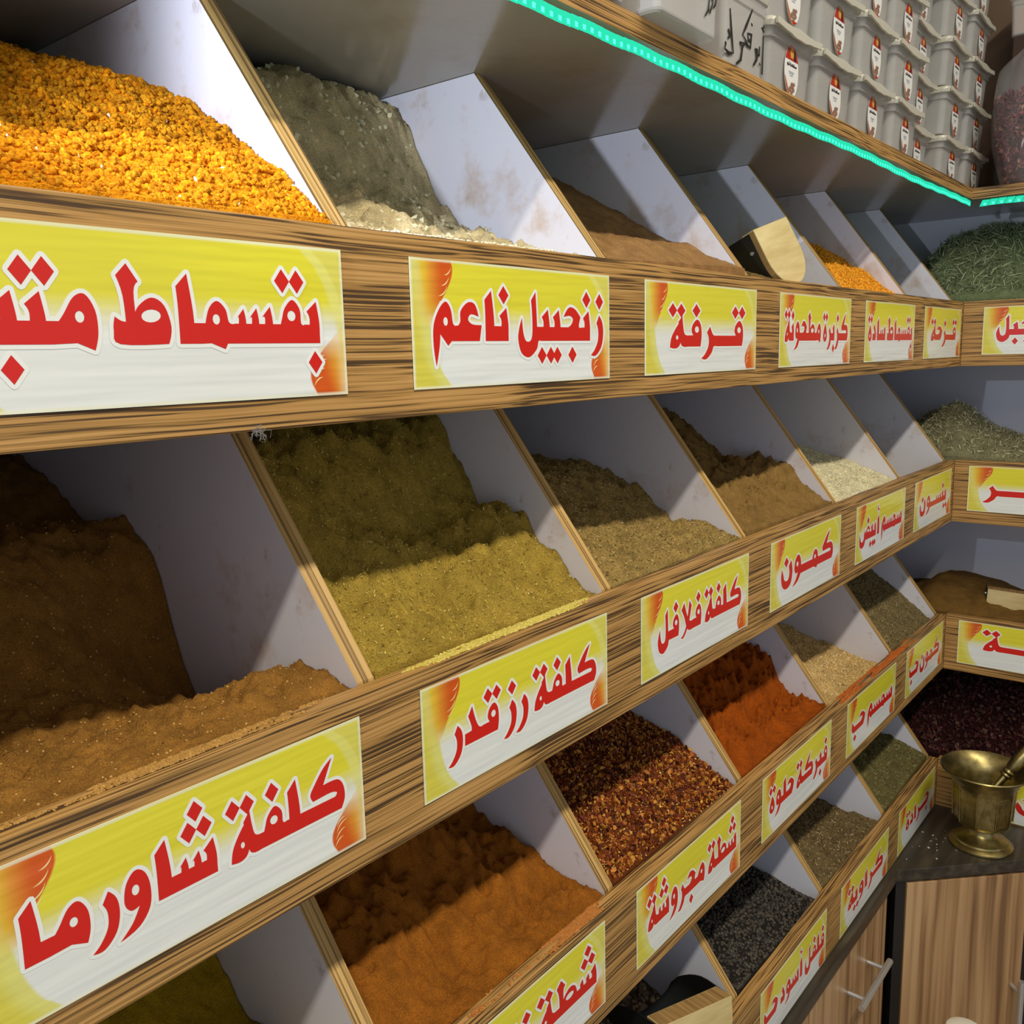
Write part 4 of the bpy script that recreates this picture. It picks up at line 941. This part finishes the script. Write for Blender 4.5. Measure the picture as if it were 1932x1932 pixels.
# amber tub on top of the corner stack
td = big_tub((0.205, -.140, STOP+.0010+4*.0866-.032), .10, .12, .085, 'clear tub with amber-orange contents near the top right corner', simple('amber_fill', 'b0683a', 0.6))
b = MB(); b.box(.152, .262, -.170, -.030, STOP+.0003, STOP+4*.0866-.033); tag(b.build('cardboard_box', simple('brown_card', '3a281d', 0.85), None, .002), 'dark brown carton behind the bag of petals under the amber tub', 'box')

# bag of rose petals
bagr = tag(empty('petal_bag', (0.075, -.083, STOP+.0004)), 'clear plastic bag of dried rose petals on the shelf at the right edge', 'bag')
def bag_shape(k=1.0, z1=.27):
    rings = []
    for i in range(19):
        t = i/18; z = z1*t; rx = (.066*(math.sin(math.pi*min(1, .16+t*.62)))**.7)*k if t < .85 else .066*k*(math.sin(math.pi*min(1, .16+t*.62)))**.7*(1-.75*(t-.85)/.15)
        ring = []
        for q in range(40):
            g = 2*math.pi*q/40; wr = 1+.04*math.sin(5*g+t*4)+.03*math.sin(11*g-t*7)+.05*t*math.sin(9*g)
            ring.append((rx*wr*math.cos(g)*.85, rx*wr*math.sin(g), z))
        rings.append(ring)
    return rings
b = MB(); b.loft(bag_shape(1.0)); b.build('bag_film', M['bag'], bagr, 0, 'all')
rng = np.random.default_rng(9); tv, tf = FLAKE; n = 2600
g_ = rng.random(n)*2*np.pi; t_ = rng.random(n)**.8*.62; rx_ = .066*np.sin(np.pi*np.minimum(1, .16+t_*.62))**.7*(.70+.22*rng.random(n))
pos = np.stack([rx_*np.cos(g_)*.85, rx_*np.sin(g_), .27*t_+.012], 1)
X = np.einsum('nij,nkj->nki', rot_rand(n, rng), tv[None]*np.array([.0055, .0045, .006])*(.7+.6*rng.random((n, 1, 1))))+pos[:, None]
cc = np.array([lin(x) for x in ('5c2330', '7a3442', '46182a', '94584f', 'a87c62')])[rng.choice(5, n, p=[.34, .26, .22, .1, .08])]
me = mesh_np('petals', X.reshape(-1, 3), [(tf[None]+np.arange(n)[:, None, None]*len(tv)).reshape(-1, 3)], np.repeat(cc, len(tv), 0), [M['seed']], np.zeros(n*len(tf)), np.zeros(n*len(tf)))
po_ = bpy.data.objects.new('petals', me); COL.objects.link(po_); po_.parent = bagr; po_['kind'] = 'stuff'
b = MB(); b.loft([[(x*.62, y*.62, z*.62+.006) for x, y, z in r_] for r_ in bag_shape(1.0)[:19]]); b.build('petal_core', simple('petal_core', '3c1c20', 0.9), bagr, 0, 'all')

# ------------------------------------------------------------------ mortar and pestle
mo = tag(empty('mortar', (-0.121, -0.119, ZC)), 'old brass mortar with flared rim standing on the counter corner', 'mortar')
def facet(r_, z, g):
    if .050 < z < .132 and r_ > .04:
        k = math.cos(math.pi/10)/math.cos((g % (math.pi/5))-math.pi/10); return r_*k
    return r_
prof = [(.0005, .0), (.058, .0), (.0602, .002), (.0598, .005), (.054, .009), (.050, .0105), (.0485, .014), (.040, .017), (.028, .023), (.0235, .030), (.0235, .037), (.030, .041), (.044, .047), (.052, .054), (.0545, .062), (.0565, .090), (.0585, .118), (.0590, .131), (.0625, .138), (.066, .146), (.073, .156), (.0825, .163), (.0838, .1655), (.0825, .1675), (.079, .1655), (.070, .158), (.062, .148), (.056, .132), (.053, .10), (.046, .07), (.030, .056), (.0005, .052)]
b = MB(); b.lathe(prof, 80, 0, facet); b.build('bowl', M['brass'], mo, 0, True)
b = MB()                                                     # engraved-looking ribs and diagonal lines on the facets
for k in range(10):
    g = k*math.pi/5
    def P(gg, z, e=.0): 
        r_ = .0555+(z-.06)*.05; kk = math.cos(math.pi/10)/math.cos((gg % (math.pi/5))-math.pi/10); return ((r_*kk+e)*math.cos(gg), (r_*kk+e)*math.sin(gg), z)
    b.tube([P(g+.0001, z) for z in (.058, .08, .1, .126)], .0011, 6)
    for (a0, z0, a1, z1) in ((.06, .062, .31, .122), (.56, .062, .31, .122), (.1, .122, .5, .122)):
        b.tube([P(g+a0+(a1-a0)*t/4, z0+(z1-z0)*t/4, -.0002) for t in range(5)], .0006, 5)
b.build('engraving', M['brass'], mo, 0, True)
pe = tag(empty('pestle', (-0.121-.016, -0.119+.019, ZC+.0655)), 'brass pestle with ringed neck leaning in the mortar', 'pestle')
d_ = Vector((.39, -.48, .78)).normalized(); q_ = Vector((0, 0, 1)).rotation_difference(d_)
b = MB(); b.lathe([(.0005, 0), (.010, .001), (.0125, .006), (.012, .014), (.0085, .024), (.0072, .07), (.0075, .103), (.0118, .105), (.0125, .1075), (.0118, .110), (.0085, .1115), (.0118, .113), (.0125, .1155), (.0118, .118), (.0095, .120), (.0125, .130), (.0138, .150), (.0120, .175), (.0085, .188), (.0005, .193)], 28)
po2 = b.build('shaft', M['brass'], pe, 0, True); po2.rotation_euler = q_.to_euler()

# ------------------------------------------------------------------ scoops
def scoop(name, label, w_, h_, t_, blade_len, loc, rot, nail=True):
    """plywood D-block (face in local x-z, +y towards the blade) with a curved tin blade nailed round it"""
    r = tag(empty(name, loc, rot), label, 'scoop')
    def out(g):                       # U outline, g from 0 to pi
        t = g/math.pi
        if t < .28: return (-w_/2, -h_*.5*t/.28)
        if t > .72: return (w_/2, -h_*.5*(1-t)/.28)
        a = (t-.28)/.44*math.pi; return (-w_/2*math.cos(a), -h_*.5-h_*.5*math.sin(a))
    N_ = 33
    prof = [out(math.pi*k/(N_-1)) for k in range(N_)]
    b = MB(); b.prism(prof, lambda p, q, s_: (p, s_, q), 0, t_, mi=[1]*N_, caps=(0, 0))
    b.build('handle_block', [M['ply'], M['plyedge']], r, .0012)
    b = MB()
    for off in (.0006, .0018):
        for j in range(10):
            f = j/9; y = t_*.4+f*(blade_len+t_*.6); cut = .02+.30*max(0, (f-.35)/.65)**1.6; sh = 1+.10*f
            for k in range(N_):
                p, q = out(math.pi*(cut+(1-2*cut)*k/(N_-1))); l_ = math.hypot(p, q+h_*.45) or 1
                b.v.append((p*sh+p/l_*off, y, q*(1+.02*f)+(q+h_*.45)/l_*off))
    m_ = N_
    for lay in (0, 1):
        for j in range(9):
            for k in range(m_-1):
                a = lay*10*m_+j*m_+k; f_ = [a, a+1, a+m_+1, a+m_]; b.f.append(f_ if lay else f_[::-1]); b.mi.append(0)
    rim = [k for k in range(m_)]+[j*m_+m_-1 for j in range(1, 10)]+[9*m_+k for k in range(m_-2, -1, -1)]+[j*m_ for j in range(8, 0, -1)]
    for i in range(len(rim)):
        a, c = rim[i], rim[(i+1) % len(rim)]; b.f.append([a, c, c+10*m_, a+10*m_]); b.mi.append(0)
    b.build('blade', M['tin'], r, 0, True)
    if nail:
        for p in ((-.5, -.30), (.5, -.30)):
            nb_ = MB(); x = p[0]*w_; z = p[1]*h_; nb_.tube([(x*.98, t_*.75, z), (x*1.09, t_*.75, z)], .0026, 10); nb_.build('nail', M['chrome'], r, 0, True)
    return r
scoop('scoop', 'wooden-backed tin scoop standing in the coriander bin', .077, .090, .022, .09, (-.842, .052, .082), (math.radians(-20), math.radians(-17), math.radians(-12)))
scoop('scoop', 'tin scoop with wooden block lying over the bottom-row board', .12, .062, .03, .10, (-1.108, .0105, -.925), (math.radians(-8), math.radians(3), math.radians(-20)))
scoop('scoop', 'scoop with pale wooden block lying in the brown spice of the short rack', .11, .05, .03, .12, (.075, -.120, -.612), (math.radians(0), math.radians(4), math.radians(-80)))
scoop('scoop', 'black scoop tip poking from the thyme at the right edge', .09, .05, .02, .10, (.085, -.185, -.30), (math.radians(-10), 0, math.radians(-15)))

# ------------------------------------------------------------------ small things
cup = tag(empty('plastic_canister', (-.372, -.160, ZF-.030)), 'white plastic canister with a rounded cap below the angled cabinet door', 'container')
b = MB(); b.lathe([(.0005, .030), (.036, .030), (.038, .034), (.038, .435), (.032, .445), (.032, .455), (.0005, .455)], 40); b.build('body', simple('white_plastic', 'dedcd2', .4), cup, 0, True)
b = MB(); b.lathe([(.0325, .456), (.036, .456), (.036, .474), (.032, .484), (.020, .490), (.0005, .491)], 40); b.build('cap', simple('cream_cap', 'e6e2cf', .4), cup, 0, True)

def spill(name, label, n, fn, col, s, t=ICO1, mat='seed', seed=1):
    rng = np.random.default_rng(seed); tv, tf = t
    pos = np.array([fn(rng) for _ in range(n)]); X = np.einsum('nij,nkj->nki', rot_rand(n, rng, .15), tv[None]*np.array(s)*(.6+.8*rng.random((n, 1, 1))))+pos[:, None]
    o_ = pos.mean(0); cc = np.array([lin(x) for x in col])[rng.integers(0, len(col), n)]
    me = mesh_np(name, X.reshape(-1, 3)-o_, [(tf[None]+np.arange(n)[:, None, None]*len(tv)).reshape(-1, 3)], np.repeat(cc, len(tv), 0), [M[mat]], np.zeros(n*len(tf)), np.zeros(n*len(tf)))
    o = bpy.data.objects.new(name, me); COL.objects.link(o); o.location = o_; tag(o, label, 'crumbs', None, 'stuff'); return o
def tri(rng):
    while True:
        x, y = -.31+.2*rng.random(), -.2*rng.random()
        if x+y > -.31 and (x+.121)**2+(y+.119)**2 > .066**2 and y < -.006: return (x, y, ZC+.0008)
spill('spilled_seed', 'pale crumbs scattered on the dark counter left of the mortar', 16, tri, ['b8b09a', 'cfc8b4'], (.0020, .0014, .0008))
def dust(x0, x1, z, d0, d1, dz=.0004, thr=-.12, fr=34):
    def f(rng):
        while True:
            x = x0+(x1-x0)*rng.random(); y = TH*(d0+(d1-d0)*rng.random()**.8); e = min(x-x0, x1-x)/(x1-x0)
            if float(vnoise(x*fr, y*260, z*50))+float(vnoise(x*fr*.3, 2.2, z*9)) > thr+.5*max(0, .22-e)/.22+rng.normal()*.08: return (x, y, z+dz)
    return f
spill('spilled_powder', 'orange paprika dust spilled along the third-row board', 4200, dust(-.66, -.22, ZT[2], .05, .97), ['b5601e', 'c06a24', 'aa5414'], (.0015, .0011, .0004), seed=2)
spill('spilled_powder', 'orange-brown chilli dust on the third-row board left of the flakes', 2200, dust(-1.56, -1.30, ZT[2], .25, .97), ['b87a3a', 'b06c2a'], (.0013, .0010, .0004), seed=6)
spill('spilled_powder', 'yellow rice seasoning spilled along the second-row board', 3200, dust(-1.615, -1.34, ZT[1], .30, .97), ['d0bc58', 'c4b04a', 'd8c870'], (.0015, .0011, .0005), seed=3)
spill('spilled_powder', 'pale ginger powder spilled along the top board edge', 420, dust(-1.62, -1.36, ZT[0], .2, .95, .0008), ['e0d8ba', 'd2c8a6'], (.0020, .0016, .0012), seed=4)
spill('spilled_powder', 'brown shawarma spice spilled along the left of the second-row board', 2200, dust(-1.955, -1.66, ZT[1], .45, .98), ['b58a48', 'a87c3a'], (.0014, .0011, .0005), seed=5)

b = MB(); rl = random.Random(4)
for i in range(26):
    p = Vector((-1.722+rl.uniform(-.003, .003), -.0010, ZB[0]+.0006)); q = p+Vector((rl.uniform(-.006, .006), rl.uniform(-.003, -.0005), rl.uniform(-.008, .002)))
    b.tube([p, (p+q)/2+Vector((rl.uniform(-.004, .004), -.002, rl.uniform(-.004, .004))), q], .00012, 4)
lo = b.build('lint_tuft', simple('pale_lint', '8f8c88', .9)); tag(lo, 'small pale lint tuft caught under the top board above the shawarma bin', 'lint', None, 'stuff')
